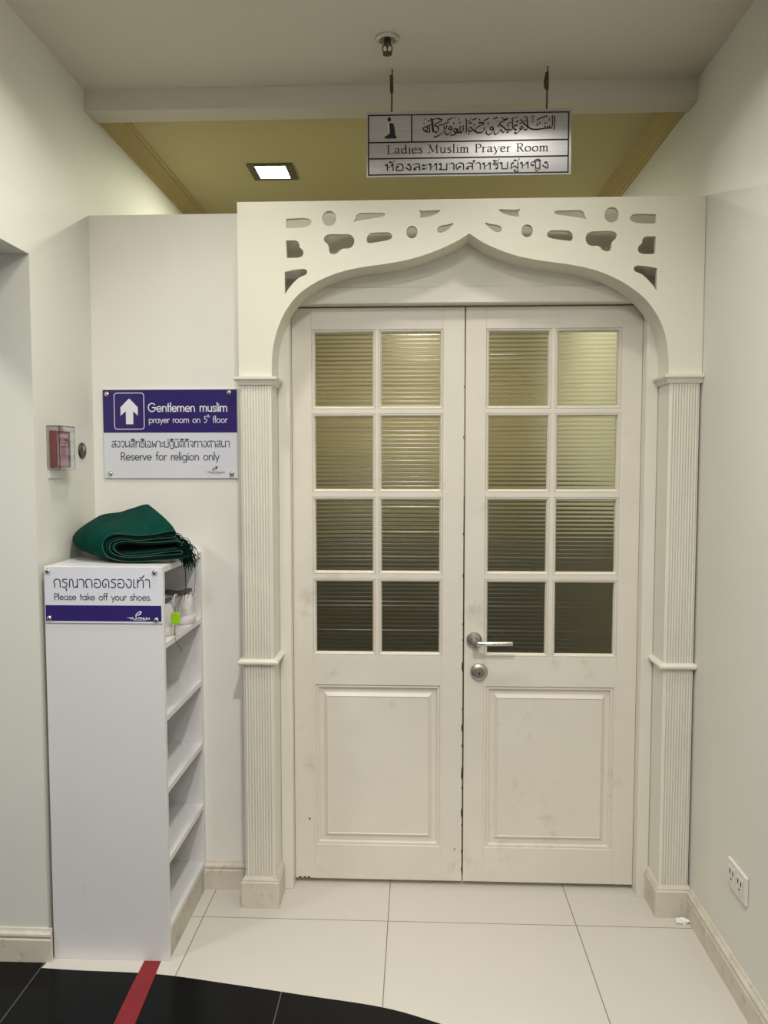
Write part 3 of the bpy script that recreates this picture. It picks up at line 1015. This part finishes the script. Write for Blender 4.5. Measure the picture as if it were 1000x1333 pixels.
# ---- sign on the partition wall
sx0, sx1, sz0, sz1 = -0.9805, -0.5265, 1.419, 1.716
sgn = tag(root('wall_sign', ((sx0 + sx1) / 2, 0, sz0)), 'purple and white direction sign with up arrow, on the white partition wall', 'sign')
bm = B(); box(bm, sx0, sx1, -0.0075, -0.0008, sz0, sz1, 0.0006, 1)
obj('plate', bm, M_SIGNW, sgn)
SW, SH = sx1 - sx0, sz1 - sz0
bm = B(); box(bm, sx0 + 0.0008, sx1 - 0.0008, -0.0080, -0.0074, 1.5715, sz1 - 0.002)
obj('purple_band', bm, M_NAVY, sgn)
qu = lambda u: (u - 326) / 604 * SW
qv = lambda v: (490 - v) / 398 * SH
ink = Ink(sx_sign(sx0, sz0, SW, SH, -0.0083))
rr_ = rrect(qu(378), qu(512), qv(270), qv(109), 0.010)
ink.stroke(rr_ + [rr_[0]], nib_round(0.0024))
ink.poly([(qu(a), qv(b)) for a, b in [(446, 133), (484, 172), (484, 210), (463, 190), (463, 248), (430, 248), (430, 190), (406, 210), (406, 172)]])
ink.text('Gentlemen muslim', SANS, qu(530), qu(887), qv(192), 0.0275, nib_round(0.0035))
ink.text('prayer room on 5', SANS, qu(532), qu(796), qv(242), 0.0205, nib_round(0.0022))
ink.text('th', SANS, qu(795), qu(808), qv(219), 0.0095, nib_round(0.0012))
ink.text('floor', SANS, qu(820), qu(886), qv(242), 0.0205, nib_round(0.0022))
ink.build('white_lettering', M_INKW, sgn)
ink = Ink(sx_sign(sx0, sz0, SW, SH, -0.0078))
ink.text('สงวนสิทธิเฉพาะปฏิบัติกิจทางศาสนา', THAI_PLAIN, qu(361), qu(896), qv(351), 0.0205, nib_round(0.0027))
ink.text('Reserve for religion only', SANS, qu(401), qu(848), qv(409), 0.0255, nib_round(0.0030))
emblem(ink, qu(815), qu(840), qv(458), qv(436), qv(467), 0.0050, qu(786), qu(871))
ink.build('dark_lettering', M_INKN, sgn)
for p in ((346, 114), (896, 110), (355, 468), (903, 470)):
    screw(sgn, sx0 + qu(p[0]), -0.0077, sz0 + qv(p[1]), 0.0088)

# ---- hanging sign
HX0, HX1, HZ0, HZ1, HY = -0.087, 0.5435, 2.356, 2.5535, -0.115
hs = tag(root('hanging_sign', ((HX0 + HX1) / 2, HY, HZ0)), 'brushed metal ladies prayer room sign hanging from the ceiling by two rods', 'hanging sign')
bm = B(); box(bm, HX0, HX1, HY, HY + 0.004, HZ0, HZ1, 0.0008, 1)
obj('plate', bm, M_PLATE, hs)
HW, HH = HX1 - HX0, HZ1 - HZ0
fu = lambda f_: f_ * HW
fv = lambda f_: f_ * HH
ink = Ink(lambda u, v: (HX0 + u, HY - 0.0006, HZ0 + v))
nb = nib_flat(0.0042, 0.0042, 0)
L_, R_, T_, B_ = fu(0.010), fu(0.985), fv(0.945), fv(0.035)
ink.stroke([(L_, B_), (R_, B_), (R_, T_), (L_, T_), (L_, B_)], nb)
ink.stroke([(L_, fv(0.530)), (R_, fv(0.530))], nb)
ink.stroke([(L_, fv(0.282)), (R_, fv(0.282))], nb)
ink.stroke([(fu(0.222), fv(0.530)), (fu(0.222), T_)], nb)
ink.build('ruled_border', M_INK, hs)
ink = Ink(lambda u, v: (HX0 + u, HY - 0.0007, HZ0 + v))
ink.text('Ladies Muslim Prayer Room', SERIF, fu(0.098), fu(0.892), fv(0.358), 0.0245, nib_flat(0.0036, 0.0012, 12), nib_round(0.0012))
ink.text('ห้องละหมาดสำหรับผู้หญิง', THAI_LOOP, fu(0.090), fu(0.895), fv(0.098), 0.0200, nib_flat(0.0034, 0.0016, 30))
AR_PTS = {
  # calligraphic line, traced as pen strokes; (x, y) in hundredths of the sign's width / height
}
ARAB = [  # S smooth / L straight; x 0..1000 over the right part of the line, y 0..455 downwards
 ('R', [(742,100),(750,120),(749,180),(742,258)]), ('R', [(720,95),(725,150),(722,215),(712,240),(692,238)]),
 ('R', [(692,212),(690,238),(668,240),(664,216),(662,240),(640,242),(636,218),(634,242),(590,250),(530,258),(475,250),(440,225),(428,170),(422,108)]),
 ('R', [(352,140),(380,180),(425,222),(436,240),(415,262),(392,256)]),
 ('R', [(382,240),(362,224),(340,238),(352,256),(372,250),(340,270),(305,304),(280,300)]),
 ('R', [(312,212),(280,212),(268,232),(278,256),(300,262),(284,290),(296,306)]),
 ('R', [(250,120),(255,190),(252,250),(236,266),(214,262),(212,236)]), ('R', [(212,262),(190,264),(150,232),(98,190),(150,158),(202,132)]),
 ('R', [(170,250),(148,296),(118,262),(90,290),(60,318),(40,304),(48,276)]),
 ('r', [(476,108),(508,100)]), ('r', [(496,120),(488,175)]), ('R', [(540,146),(600,118),(662,96)]), ('R', [(545,190),(548,214)]),
 ('R', [(570,180),(582,186)]), ('R', [(634,186),(652,180)]), ('r', [(684,112),(690,150),(676,160)]), ('r', [(264,130),(320,106)]),
 ('R', [(300,160),(312,168),(330,150)]), ('r', [(382,112),(410,104)]), ('R', [(340,184),(350,190)]), ('r', [(196,190),(240,176)]),
 ('R', [(192,212),(208,214)]), ('R', [(186,288),(210,290)]), ('r', [(30,134),(74,112)]), ('r', [(70,165),(84,150)]), ('R', [(84,212),(94,218)]),
 ('r', [(120,128),(135,120),(150,140),(200,128)]), ('R', [(395,150),(402,160)]),
 ('L', [(940,250),(918,228),(898,246),(914,266),(942,254),(926,296),(888,322),(858,306),(852,278)]),
 ('L', [(830,238),(826,270),(800,296),(770,298)]), ('L', [(760,184),(800,178),(828,192),(790,208),(748,236),(722,262),(744,296),(770,298)]),
 ('L', [(744,296),(716,280),(694,262),(672,236),(648,252),(644,276),(676,280),(694,262)]), ('L', [(614,135),(620,210),(618,296)]),
 ('L', [(580,215),(582,270),(566,294),(546,290),(546,220)]), ('L', [(546,290),(526,296),(514,250)]), ('L', [(526,296),(500,300),(476,286),(470,262),(494,250),(508,284),(484,302)]),
 ('L', [(448,244),(424,226),(406,246),(424,264),(448,250),(432,296),(396,322),(368,308),(366,280)]), ('L', [(388,210),(382,250),(366,280)]),
 ('L', [(352,222),(358,262),(320,312),(276,340),(234,352)]), ('L', [(214,138),(224,220),(232,276),(262,296),(286,276),(282,236),(240,206),(284,182),(332,152),(280,132)]),
 ('L', [(204,140),(214,220),(222,290)]), ('L', [(186,290),(182,230)]), ('L', [(184,288),(150,292),(118,270),(104,246),(150,226),(200,206)]), ('L', [(150,226),(160,262),(120,280)]),
 ('l', [(118,148),(150,126)]), ('l', [(114,186),(120,200)]), ('L', [(168,160),(184,164),(202,132)]), ('l', [(222,146),(290,128)]), ('L', [(292,216),(350,198),(410,172)]),
 ('L', [(392,152),(454,126)]), ('l', [(486,134),(486,118)]), ('l', [(530,130),(532,152)]), ('L', [(466,182),(470,196)]), ('L', [(536,182),(550,176)]),
 ('L', [(436,332),(496,316)]), ('l', [(636,156),(656,160),(676,126)]), ('L', [(690,148),(740,130)]), ('L', [(772,138),(778,150)]), ('L', [(824,156),(884,128)]),
 ('L', [(706,206),(716,210)]), ('L', [(650,184),(680,182)]), ('L', [(872,184),(884,190)]), ('l', [(944,138),(990,118)]), ('L', [(646,308),(656,312)]),
]
for k, pts in ARAB:
    ox = 540 if k in 'Ll' else 640
    P2 = []
    for a, b in pts:
        px, py = ox + a / 9.09, 140 + b / 9.09
        u = (px - 477.3) / 267.4
        top = 146.5 + (140.5 - 146.5) * u
        bot = 231.0 + (227.0 - 231.0) * u
        P2.append((u * HW, (1 - (py - top) / (bot - top)) * HH))
    P2 = [(p[0], p[1]) for p in cr([(a, b, 0) for a, b in P2], 4)] if len(P2) > 2 else P2
    ink.stroke(P2, nib_flat(0.0040, 0.0016, 55) if k.isupper() else nib_flat(0.0024, 0.0012, 55))
# kneeling figure at prayer
kx = lambda p: (((470 + p[0] / 6.667) - 477.3) / 267.4 * HW, (1 - ((130 + p[1] / 6.667) - 146.0) / 84.6) * HH)
ink.poly([kx(p) for p in [(250, 206), (268, 200), (286, 214), (294, 250), (300, 292), (298, 308), (314, 324), (310, 338), (208, 338), (206, 326), (236, 308), (254, 292), (252, 250)]])
ink.poly([kx((246 + 18 * cos(t * pi / 7), 174 + 20 * sin(t * pi / 7))) for t in range(14)])
ink.build('lettering', M_INK, hs)
ink = Ink(lambda u, v: (HX0 + u, HY - 0.0008, HZ0 + v))
ink.stroke([kx(p) for p in [(236, 158), (228, 176), (236, 196)]], nib_round(0.0016))
ink.stroke([kx(p) for p in [(236, 206), (240, 240), (244, 280)]], nib_round(0.0024))
ink.stroke([kx(p) for p in [(256, 200), (280, 204)]], nib_round(0.0018))
ink.build('pale_outline', M_INKW, hs)
for x, wob in ((-0.009, 0.0), (0.467, 0.004)):
    bm = B()
    tube(bm, [(x, HY + 0.002, 2.5525), (x + 0.0006, HY + 0.002, 2.60), (x, HY + 0.002, 2.645)], 0.0026, 8)
    tube(bm, [(x, HY + 0.002, 2.612), (x - 0.0005, HY + 0.002, 2.662)], 0.0058, 10)
    tube(bm, [(x, HY + 0.002, 2.655), (x + 0.002, HY + 0.002, 2.672), (x + 0.001, HY + 0.002, 2.684)], 0.0022, 8)
    if wob:
        tube(bm, [(x - 0.006, HY, 2.615), (x - 0.0075, HY, 2.635), (x - 0.005, HY, 2.65)], 0.0034, 8)
    rod = obj('hanging_rod', bm, M_ROD, hs, True)
    bm = B(); lathe(bm, [(0.010, 0), (0.009, 0.002), (0.004, 0.004), (0, 0.004)], (x + 0.001, HY + 0.002, H - 0.0005), 'z', 14, -1)
    obj('ceiling_hook', bm, M_CEIL, rod, True)

# ================================================================== CEILING FITTINGS
sp = tag(root('fire_sprinkler', (-0.016, -0.285, H)), 'small metal fire sprinkler under the white hall ceiling', 'sprinkler')
cx, cy_ = -0.016, -0.285
bm = B(); lathe(bm, [(0.034, 0.0), (0.033, 0.004), (0.025, 0.0085), (0.022, 0.0075), (0.020, 0.002), (0, 0.002)], (cx, cy_, H - 0.0004), 'z', 28, -1)
obj('escutcheon', bm, M_STEEL, sp, True)
bm = B()
lathe(bm, [(0.010, 0), (0.010, 0.016), (0.007, 0.019), (0.004, 0.024), (0, 0.024)], (cx, cy_, H - 0.002), 'z', 14, -1)
for s_ in (-1, 1):
    tube(bm, [(cx + s_ * 0.007, cy_, H - 0.018), (cx + s_ * 0.014, cy_, H - 0.026), (cx + s_ * 0.013, cy_, H - 0.036), (cx + s_ * 0.004, cy_, H - 0.044)], 0.0022, 6)
tube(bm, [(cx, cy_, H - 0.024), (cx, cy_, H - 0.044)], 0.002, 6)
obj('frame_arms', bm, M_DSTEEL, sp, True)
bm = B()
lathe(bm, [(0.004, 0.042), (0.0135, 0.043), (0.0135, 0.046), (0.006, 0.0475), (0, 0.049)], (cx, cy_, H), 'z', 18, -1)
obj('deflector', bm, M_DSTEEL, sp, True)

dl = tag(root('recessed_downlight', (-0.532, 0.715, H)), 'lit square recessed downlight in the cream ceiling behind the partition', 'ceiling light')
bm = B()
x0, x1, y0, y1 = -0.624, -0.438, 0.630, 0.806
rin = 0.030
for (a, b, c, d) in ((x0, x1, y0, y0 + 0.018), (x0, x1, y1 - 0.018, y1), (x0, x0 + rin, y0 + 0.018, y1 - 0.018), (x1 - rin, x1, y0 + 0.018, y1 - 0.018)):
    box(bm, a, b, c, d, H - 0.007, H - 0.0004)
fr = obj('frame', bm, M_TRIMRING, dl)
bm = B(); box(bm, x0 + rin, x1 - rin, y0 + 0.018, y1 - 0.018, H - 0.005, H - 0.0004)
obj('lit_lens', bm, M_LENS, dl)

# ================================================================== SMALL WALL FITTINGS
cpt = tag(root('call_point', (WL, -0.29, 1.51)), 'red call point under a clear plastic cover on the left wall', 'call point')
bm = B(); box(bm, WL + 0.0005, WL + 0.020, -0.322, -0.246, 1.456, 1.566, 0.002, 1)
obj('red_housing', bm, M_RED, cpt)
bm = B(); box(bm, WL + 0.0205, WL + 0.0235, -0.316, -0.250, 1.462, 1.556, 0.001, 1)
pk = obj('faded_label', bm, M_PINK, cpt)
bm = B()
box(bm, WL + 0.0236, WL + 0.0242, -0.300, -0.268, 1.490, 1.522)
box(bm, WL + 0.0236, WL + 0.0242, -0.312, -0.256, 1.536, 1.546)
box(bm, WL + 0.0236, WL + 0.0242, -0.312, -0.270, 1.528, 1.532)
obj('printed_marks', bm, M_RED, pk)
bm = B()
y0, y1, z0, z1, xo = -0.340, -0.238, 1.449, 1.580, WL + 0.040
t_ = 0.002
box(bm, xo - t_, xo, y0, y1, z0, z1, 0.0006, 1)
box(bm, WL + 0.0005, xo - t_, y0, y0 + t_, z0, z1)
box(bm, WL + 0.0005, xo - t_, y1 - t_, y1, z0, z1)
box(bm, WL + 0.0005, xo - t_, y0 + t_, y1 - t_, z1 - t_, z1)
cv = obj('clear_cover', bm, M_CLEAR, cpt)
cv['label'] = 'clear plastic lift-up cover'
bm = B(); box(bm, WL + 0.0005, WL + 0.018, -0.2375, -0.222, 1.456, 1.566, 0.001, 1)
obj('cover_shadow_strip', bm, M_DGREY, cpt)  # dark strip standing in for the shadow at the cover's far side
bm = B(); box(bm, WL + 0.0005, WL + 0.004, -0.338, -0.25, 1.424, 1.4485, 0.001, 1)
obj('caption_plate', bm, M_WALL, cpt)

bt = tag(root('door_release_button', (WL, -0.099, 1.510)), 'round dark grey wall button beside the red call point', 'button')
bm = B(); lathe(bm, [(0.026, 0), (0.026, 0.003), (0.024, 0.0055), (0.010, 0.006), (0, 0.006)], (WL + 0.0005, -0.099, 1.510), 'x', 28, 1)
obj('disc', bm, M_DGREY, bt, True)
bm = B(); lathe(bm, [(0.009, 0), (0.009, 0.002), (0, 0.0025)], (WL + 0.0064, -0.099, 1.518), 'x', 16, 1)
obj('push_cap', bm, M_STEEL, bt, True)

so = tag(root('wall_socket', (WR, -0.486, 0.325)), 'white double power socket low on the right wall', 'socket')
bm = B(); box(bm, WR - 0.0095, WR - 0.0005, -0.547, -0.425, 0.287, 0.364, 0.002, 2)
obj('faceplate', bm, M_SOCK, so)
for yy in (-0.513, -0.459):
    bm = B(); box(bm, WR - 0.0115, WR - 0.0095, yy - 0.021, yy + 0.021, 0.303, 0.349, 0.0008, 1)
    so_m = obj('outlet', bm, M_SOCK, so)
    bm = B()
    for dy in (-0.010, 0.010):
        box(bm, WR - 0.0120, WR - 0.0114, yy + dy - 0.0018, yy + dy + 0.0018, 0.327, 0.341)
        lathe(bm, [(0.0032, 0), (0.0032, 0.0005), (0, 0.0005)], (WR - 0.0115, yy + dy, 0.334), 'x', 10, -1)
    lathe(bm, [(0.0034, 0), (0.0034, 0.0005), (0, 0.0005)], (WR - 0.0115, yy, 0.315), 'x', 12, -1)
    obj('pin_slots', bm, M_BLACK, so_m)

# ================================================================== FLOOR ITEMS
bm = B()
c = [(-0.731, -0.4085), (-0.681, -0.4085), (-0.669, -0.60), (-0.665, -0.667), (-0.655, -1.25), (-0.711, -1.25), (-0.721, -0.669), (-0.727, -0.55)]
T = [bm.verts.new((x, y, 0.0010)) for x, y in c]
K = [bm.verts.new((x, y, 0.0002)) for x, y in c]
for t in tessellate_polygon([[Vector((x, y, 0)) for x, y in c]]):
    bm.faces.new([T[i] for i in t]); bm.faces.new([K[i] for i in reversed(t)])
for i in range(len(c)):
    j = (i + 1) % len(c)
    bm.faces.new((T[i], T[j], K[j], K[i]))
tag(obj('floor_tape', bm, M_TAPE), 'dark red tape strip across black floor tiles from the shoe rack', 'tape')

bm = B()
bmesh.ops.create_icosphere(bm, subdivisions=3, radius=1.0)
for v in bm.verts:
    n = v.co.normalized()
    k = 0.72 + 0.34 * sin(7 * n.x + 3 * n.y) * cos(6 * n.y - 4 * n.z) + 0.16 * random.random()
    v.co = Vector((n.x * 0.022 * k, n.y * 0.015 * k, max(-0.0055, n.z * 0.011 * k)))
    v.co += Vector((0.923, -0.148, 0.0058))
tag(obj('crumpled_tissue', bm, M_TISSUE), 'scrap of crumpled white tissue on the floor by the right pilaster', 'tissue')

# ================================================================== FOLDED PRAYER RUG
rug = tag(root('prayer_rug', (-0.80, -0.2, rh)), 'folded dark green prayer rug lying on top of the shoe rack', 'rug')
k_ = 0.000423
FA = [(880,382),(800,404),(640,414),(500,424),(400,418),(320,396),(282,350),(280,296),(318,254),(385,240),(520,252),(640,243),(730,224),(776,220),(786,234),(772,250),(720,256),(640,264),(520,275),(430,265),(360,276),(316,310),(322,362),(388,398),(520,404),(680,390),(800,382),(835,372),(838,352),(800,346),(690,360),(560,376),(450,380),(384,364),(356,332),(376,304),(440,292),(560,302),(700,296),(790,290),(822,300),(822,320)]
path = [((a - 265) * k_, (433 - b) * k_ + 0.004) for a, b in FA]
path = [(p.x, p.y) for p in cr([(a, b, 0) for a, b in path], 4)]
ht = 0.0036
off = []
for i in range(len(path)):
    a, b = path[max(0, i - 1)], path[min(len(path) - 1, i + 1)]
    t = Vector((b[0] - a[0], b[1] - a[1])).normalized()
    off.append((-t.y, t.x))
sec = [(p[0] + n_[0] * ht, max(0.0005, p[1] + n_[1] * ht)) for p, n_ in zip(path, off)]
sec2 = [(p[0] - n_[0] * ht, max(0.0005, p[1] - n_[1] * ht)) for p, n_ in zip(path, off)]
ST = 9


def rugpt(s, z, t):
    """s along the fold, z up, t 0 (front end) .. 1 (back end)."""
    e = t ** 0.7
    g = min(1.0, max(0.0, s / 0.19))
    g = g * g * (3 - 2 * g)
    hz_ = min(1.0, z / 0.085)
    rise = e * hz_ ** 1.5 * (0.036 + 0.028 * g)
    lobe = math.sin(pi * min(1.0, (z + 0.012) / 0.118)) ** 0.8
    bulge = 0.088 * math.sin(pi * 0.9 * t ** 0.8) * lobe * max(0.0, 1 - s / 0.20)
    left = 0.120 * t
    wid = 1.0 - 0.21 * t
    return (max(-1.0125, -0.858 - left - bulge + s * wid), -0.340 + 0.255 * t, rh + 0.0008 + z + rise)


bm = B()
rows = []
for j in range(ST):
    t = j / (ST - 1)
    rows.append(([bm.verts.new(rugpt(s, z, t)) for s, z in sec], [bm.verts.new(rugpt(s, z, t)) for s, z in sec2]))
n = len(path)
for (A0, A1), (C0, C1) in zip(rows, rows[1:]):
    for i in range(n - 1):
        bm.faces.new((A0[i], A0[i + 1], C0[i + 1], C0[i]))
        bm.faces.new((A1[i], C1[i], C1[i + 1], A1[i + 1]))
    for i in (0, n - 1):
        bm.faces.new((A0[i], C0[i], C1[i], A1[i]))
for A0, A1 in (rows[0], rows[-1]):
    for i in range(n - 1):
        bm.faces.new((A0[i], A1[i], A1[i + 1], A0[i + 1])).material_index = 1
obj('folded_pile', bm, [M_GREEN, M_FRINGE], rug, True)
bm = B()
tube(bm, [Vector(rugpt(p[0] + n_[0] * ht * 0.75, max(0.001, p[1] + n_[1] * ht * 0.75), 0)) + Vector((0, -0.0008, 0)) for p, n_ in zip(path, off)], 0.0011, 6)
obj('bound_edge', bm, M_GEDGE, rug, True)
bm = B()
for i in range(420):
    t = random.random() ** 1.2 * 0.62
    q = random.random()
    x, y, z = rugpt(0.226 + 0.010 * random.random(), 0.012 + 0.046 * q, t)
    L_ = 0.022 + 0.030 * random.random()
    dx = L_ * (0.75 + 0.45 * random.random())
    dy = 0.022 * (random.random() - 0.35)
    low = rh + 0.002
    z1 = z + 0.004 * random.random()
    z2 = max(low, z - 0.018 * random.random())
    x3 = x + dx
    z3 = z2 - (0.030 * random.random() if x3 > rx1 + 0.004 else 0.002)
    z3 = z3 if x3 > rx1 + 0.004 else max(low, z3)
    p = [(x, y, z), (x + dx * 0.4, y + dy * 0.4, z1), (x + dx * 0.8, y + dy, max(low, (z1 + z2) / 2)), (x3, y + dy * 1.5, z3)]
    tube(bm, [tuple(q_) for q_ in cr(p, 3)], 0.0010, 4)
fo = obj('fringe', bm, M_FRINGE, rug)
fo['kind'] = 'stuff'
fo['label'] = 'ragged dark fringe hanging off the end'

# ================================================================== SNEAKERS ON THE TOP SHELF
def sneaker(y, xt, yaw, label):
    """White trainer; (xt, y) = toe tip, heel towards the rack opening."""
    zs = 0.9495
    r_ = tag(root('sneaker', (xt + 0.12, y, zs)), label, 'shoe', group='white trainers in the shoe rack')
    Lg = 0.235
    cy2, sy2 = cos(yaw), sin(yaw)

    def W(a, b, z):      # a from toe backwards
        return (xt - a * cy2 - b * sy2, y - a * sy2 + b * cy2, zs + z)
    # sole
    prof = [(0.0, 0.006), (0.004, 0.020), (0.014, 0.032), (0.035, 0.040), (0.07, 0.043), (0.12, 0.037), (0.17, 0.034), (0.205, 0.034), (0.222, 0.030), (0.232, 0.022), (0.239, 0.012), (0.2405, 0.003)]
    bm = B()
    sides = []
    ring = [(a, b) for a, b in prof] + [(a, -b) for a, b in reversed(prof)]
    lay = []
    for z, e in ((0.0008, -0.004), (0.006, 0.0), (0.020, 0.002), (0.027, 0.0)):
        toe = 0.008 if z < 0.004 else 0
        lay.append([bm.verts.new(W(a, b + (e if b > 0 else -e), z + (0.010 * max(0, 1 - a / 0.04) if z < 0.03 else 0))) for a, b in ring])
    n_ = len(ring)
    for A, C in zip(lay, lay[1:]):
        for i in range(n_):
            bm.faces.new((A[i], A[(i + 1) % n_], C[(i + 1) % n_], C[i]))
    bm.faces.new(lay[0][::-1]); bm.faces.new(lay[-1])
    obj('sole', bm, M_SOLE, r_, True)
    # upper
    bm = B()
    st = [(0.004, 0.012, 0.036), (0.012, 0.024, 0.050), (0.03, 0.035, 0.060), (0.06, 0.040, 0.070), (0.09, 0.040, 0.084), (0.12, 0.037, 0.100), (0.15, 0.034, 0.104), (0.19, 0.033, 0.098), (0.208, 0.031, 0.101), (0.220, 0.026, 0.100), (0.229, 0.018, 0.093), (0.234, 0.010, 0.082), (0.2355, 0.003, 0.070)]
    rings2 = []
    for a, hw, top in st:
        rg = []
        for k in range(15):
            th_ = pi * k / 14
            b = hw * cos(th_) * (1 - 0.25 * sin(th_) ** 2)
            z = 0.025 + (top - 0.025) * sin(th_) ** 0.75
            rg.append(bm.verts.new(W(a, b, z)))
        rings2.append(rg)
    for A, C in zip(rings2, rings2[1:]):
        for i in range(14):
            bm.faces.new((A[i], A[i + 1], C[i + 1], C[i]))
    bm.faces.new(rings2[0]); bm.faces.new(rings2[-1][::-1])
    for A, C in zip(rings2, rings2[1:]):
        bm.faces.new((A[0], C[0], C[14], A[14]))
    obj('upper', bm, M_SHOE, r_, True)
    bm = B()
    ring3 = cr([W(0.135, 0, 0.106), W(0.155, 0.020, 0.106), W(0.19, 0.021, 0.100), W(0.222, 0.010, 0.107), W(0.226, 0, 0.109), W(0.222, -0.010, 0.107), W(0.19, -0.021, 0.100), W(0.155, -0.020, 0.106)], 4, True)
    tube(bm, ring3, 0.0045, 8, closed=True)
    cv_ = [bm.verts.new(p) for p in ring3]
    bm.faces.new(cv_)
    obj('collar', bm, M_LINING, r_, True)
    bm = B()
    for i, a in enumerate((0.062, 0.080, 0.098, 0.116)):
        zt = 0.072 + i * 0.010
        tube(bm, cr([W(a, -0.024, zt - 0.010), W(a + 0.004, 0, zt + 0.004), W(a, 0.024, zt - 0.010)], 4), 0.0020, 6)
    tube(bm, cr([W(0.112, 0, 0.106), W(0.095, 0.014, 0.116), W(0.078, 0.018, 0.104), W(0.092, 0.010, 0.092), W(0.112, 0, 0.106), W(0.098, -0.014, 0.114), W(0.080, -0.016, 0.100)], 5), 0.0016, 6)
    obj('laces', bm, M_SOLE, r_, True)
    bm = B()
    tube(bm, cr([W(0.228, -0.006, 0.098), W(0.244, -0.008, 0.116), W(0.240, 0.008, 0.120), W(0.236, 0.010, 0.090)], 5), 0.0026, 6)
    obj('heel_loop', bm, M_SHOE, r_, True)
    return r_


sneaker(-0.322, -0.898, radians(191), 'nearer white trainer on the top shelf, behind the lime green tag')
sneaker(-0.205, -0.866, radians(208), 'farther white trainer on the top shelf, with a loop at its heel')

# cords hanging from the rug fringe, and the lime tag
for pts in ([(-0.650, -0.215, 1.180), (-0.648, -0.214, 1.10), (-0.651, -0.212, 1.062), (-0.6545, -0.212, 1.036)],
            [(-0.646, -0.214, 1.165), (-0.646, -0.214, 1.092), (-0.640, -0.205, 1.064), (-0.648, -0.198, 1.045)],
            [(-0.630, -0.165, 1.170), (-0.632, -0.164, 1.10), (-0.634, -0.165, 1.064), (-0.640, -0.172, 1.050)]):
    bm = B()
    tube(bm, cr(pts, 5), 0.0009, 5)
    tag(obj('cord', bm, M_CORD), 'thin dark cord dangling from the rug fringe down to the trainers', 'cord', group='cords hanging from the rug fringe')
tg = tag(root('shoe_tag', (-0.645, -0.33, 0.992)), 'small lime green tag on a dark string in front of the trainers', 'tag')
bm = B(); box(bm, -0.6575, -0.6315, -0.334, -0.327, 0.992, 1.026, 0.002, 2)
tgm = obj('tag_body', bm, M_LIME, tg)
bm = B()
tube(bm, cr([(-0.6475, -0.330, 1.0262), (-0.651, -0.300, 1.040), (-0.648, -0.250, 1.062), (-0.643, -0.290, 1.048), (-0.640, -0.330, 1.0262)], 6), 0.0008, 5)
obj('string', bm, M_CORD, tg)
bm = B()
tube(bm, cr([(-0.646, -0.330, 0.9918), (-0.647, -0.332, 0.960), (-0.644, -0.326, 0.935), (-0.634, -0.305, 0.905)], 5), 0.0008, 5)
obj('string', bm, M_CORD, tg)
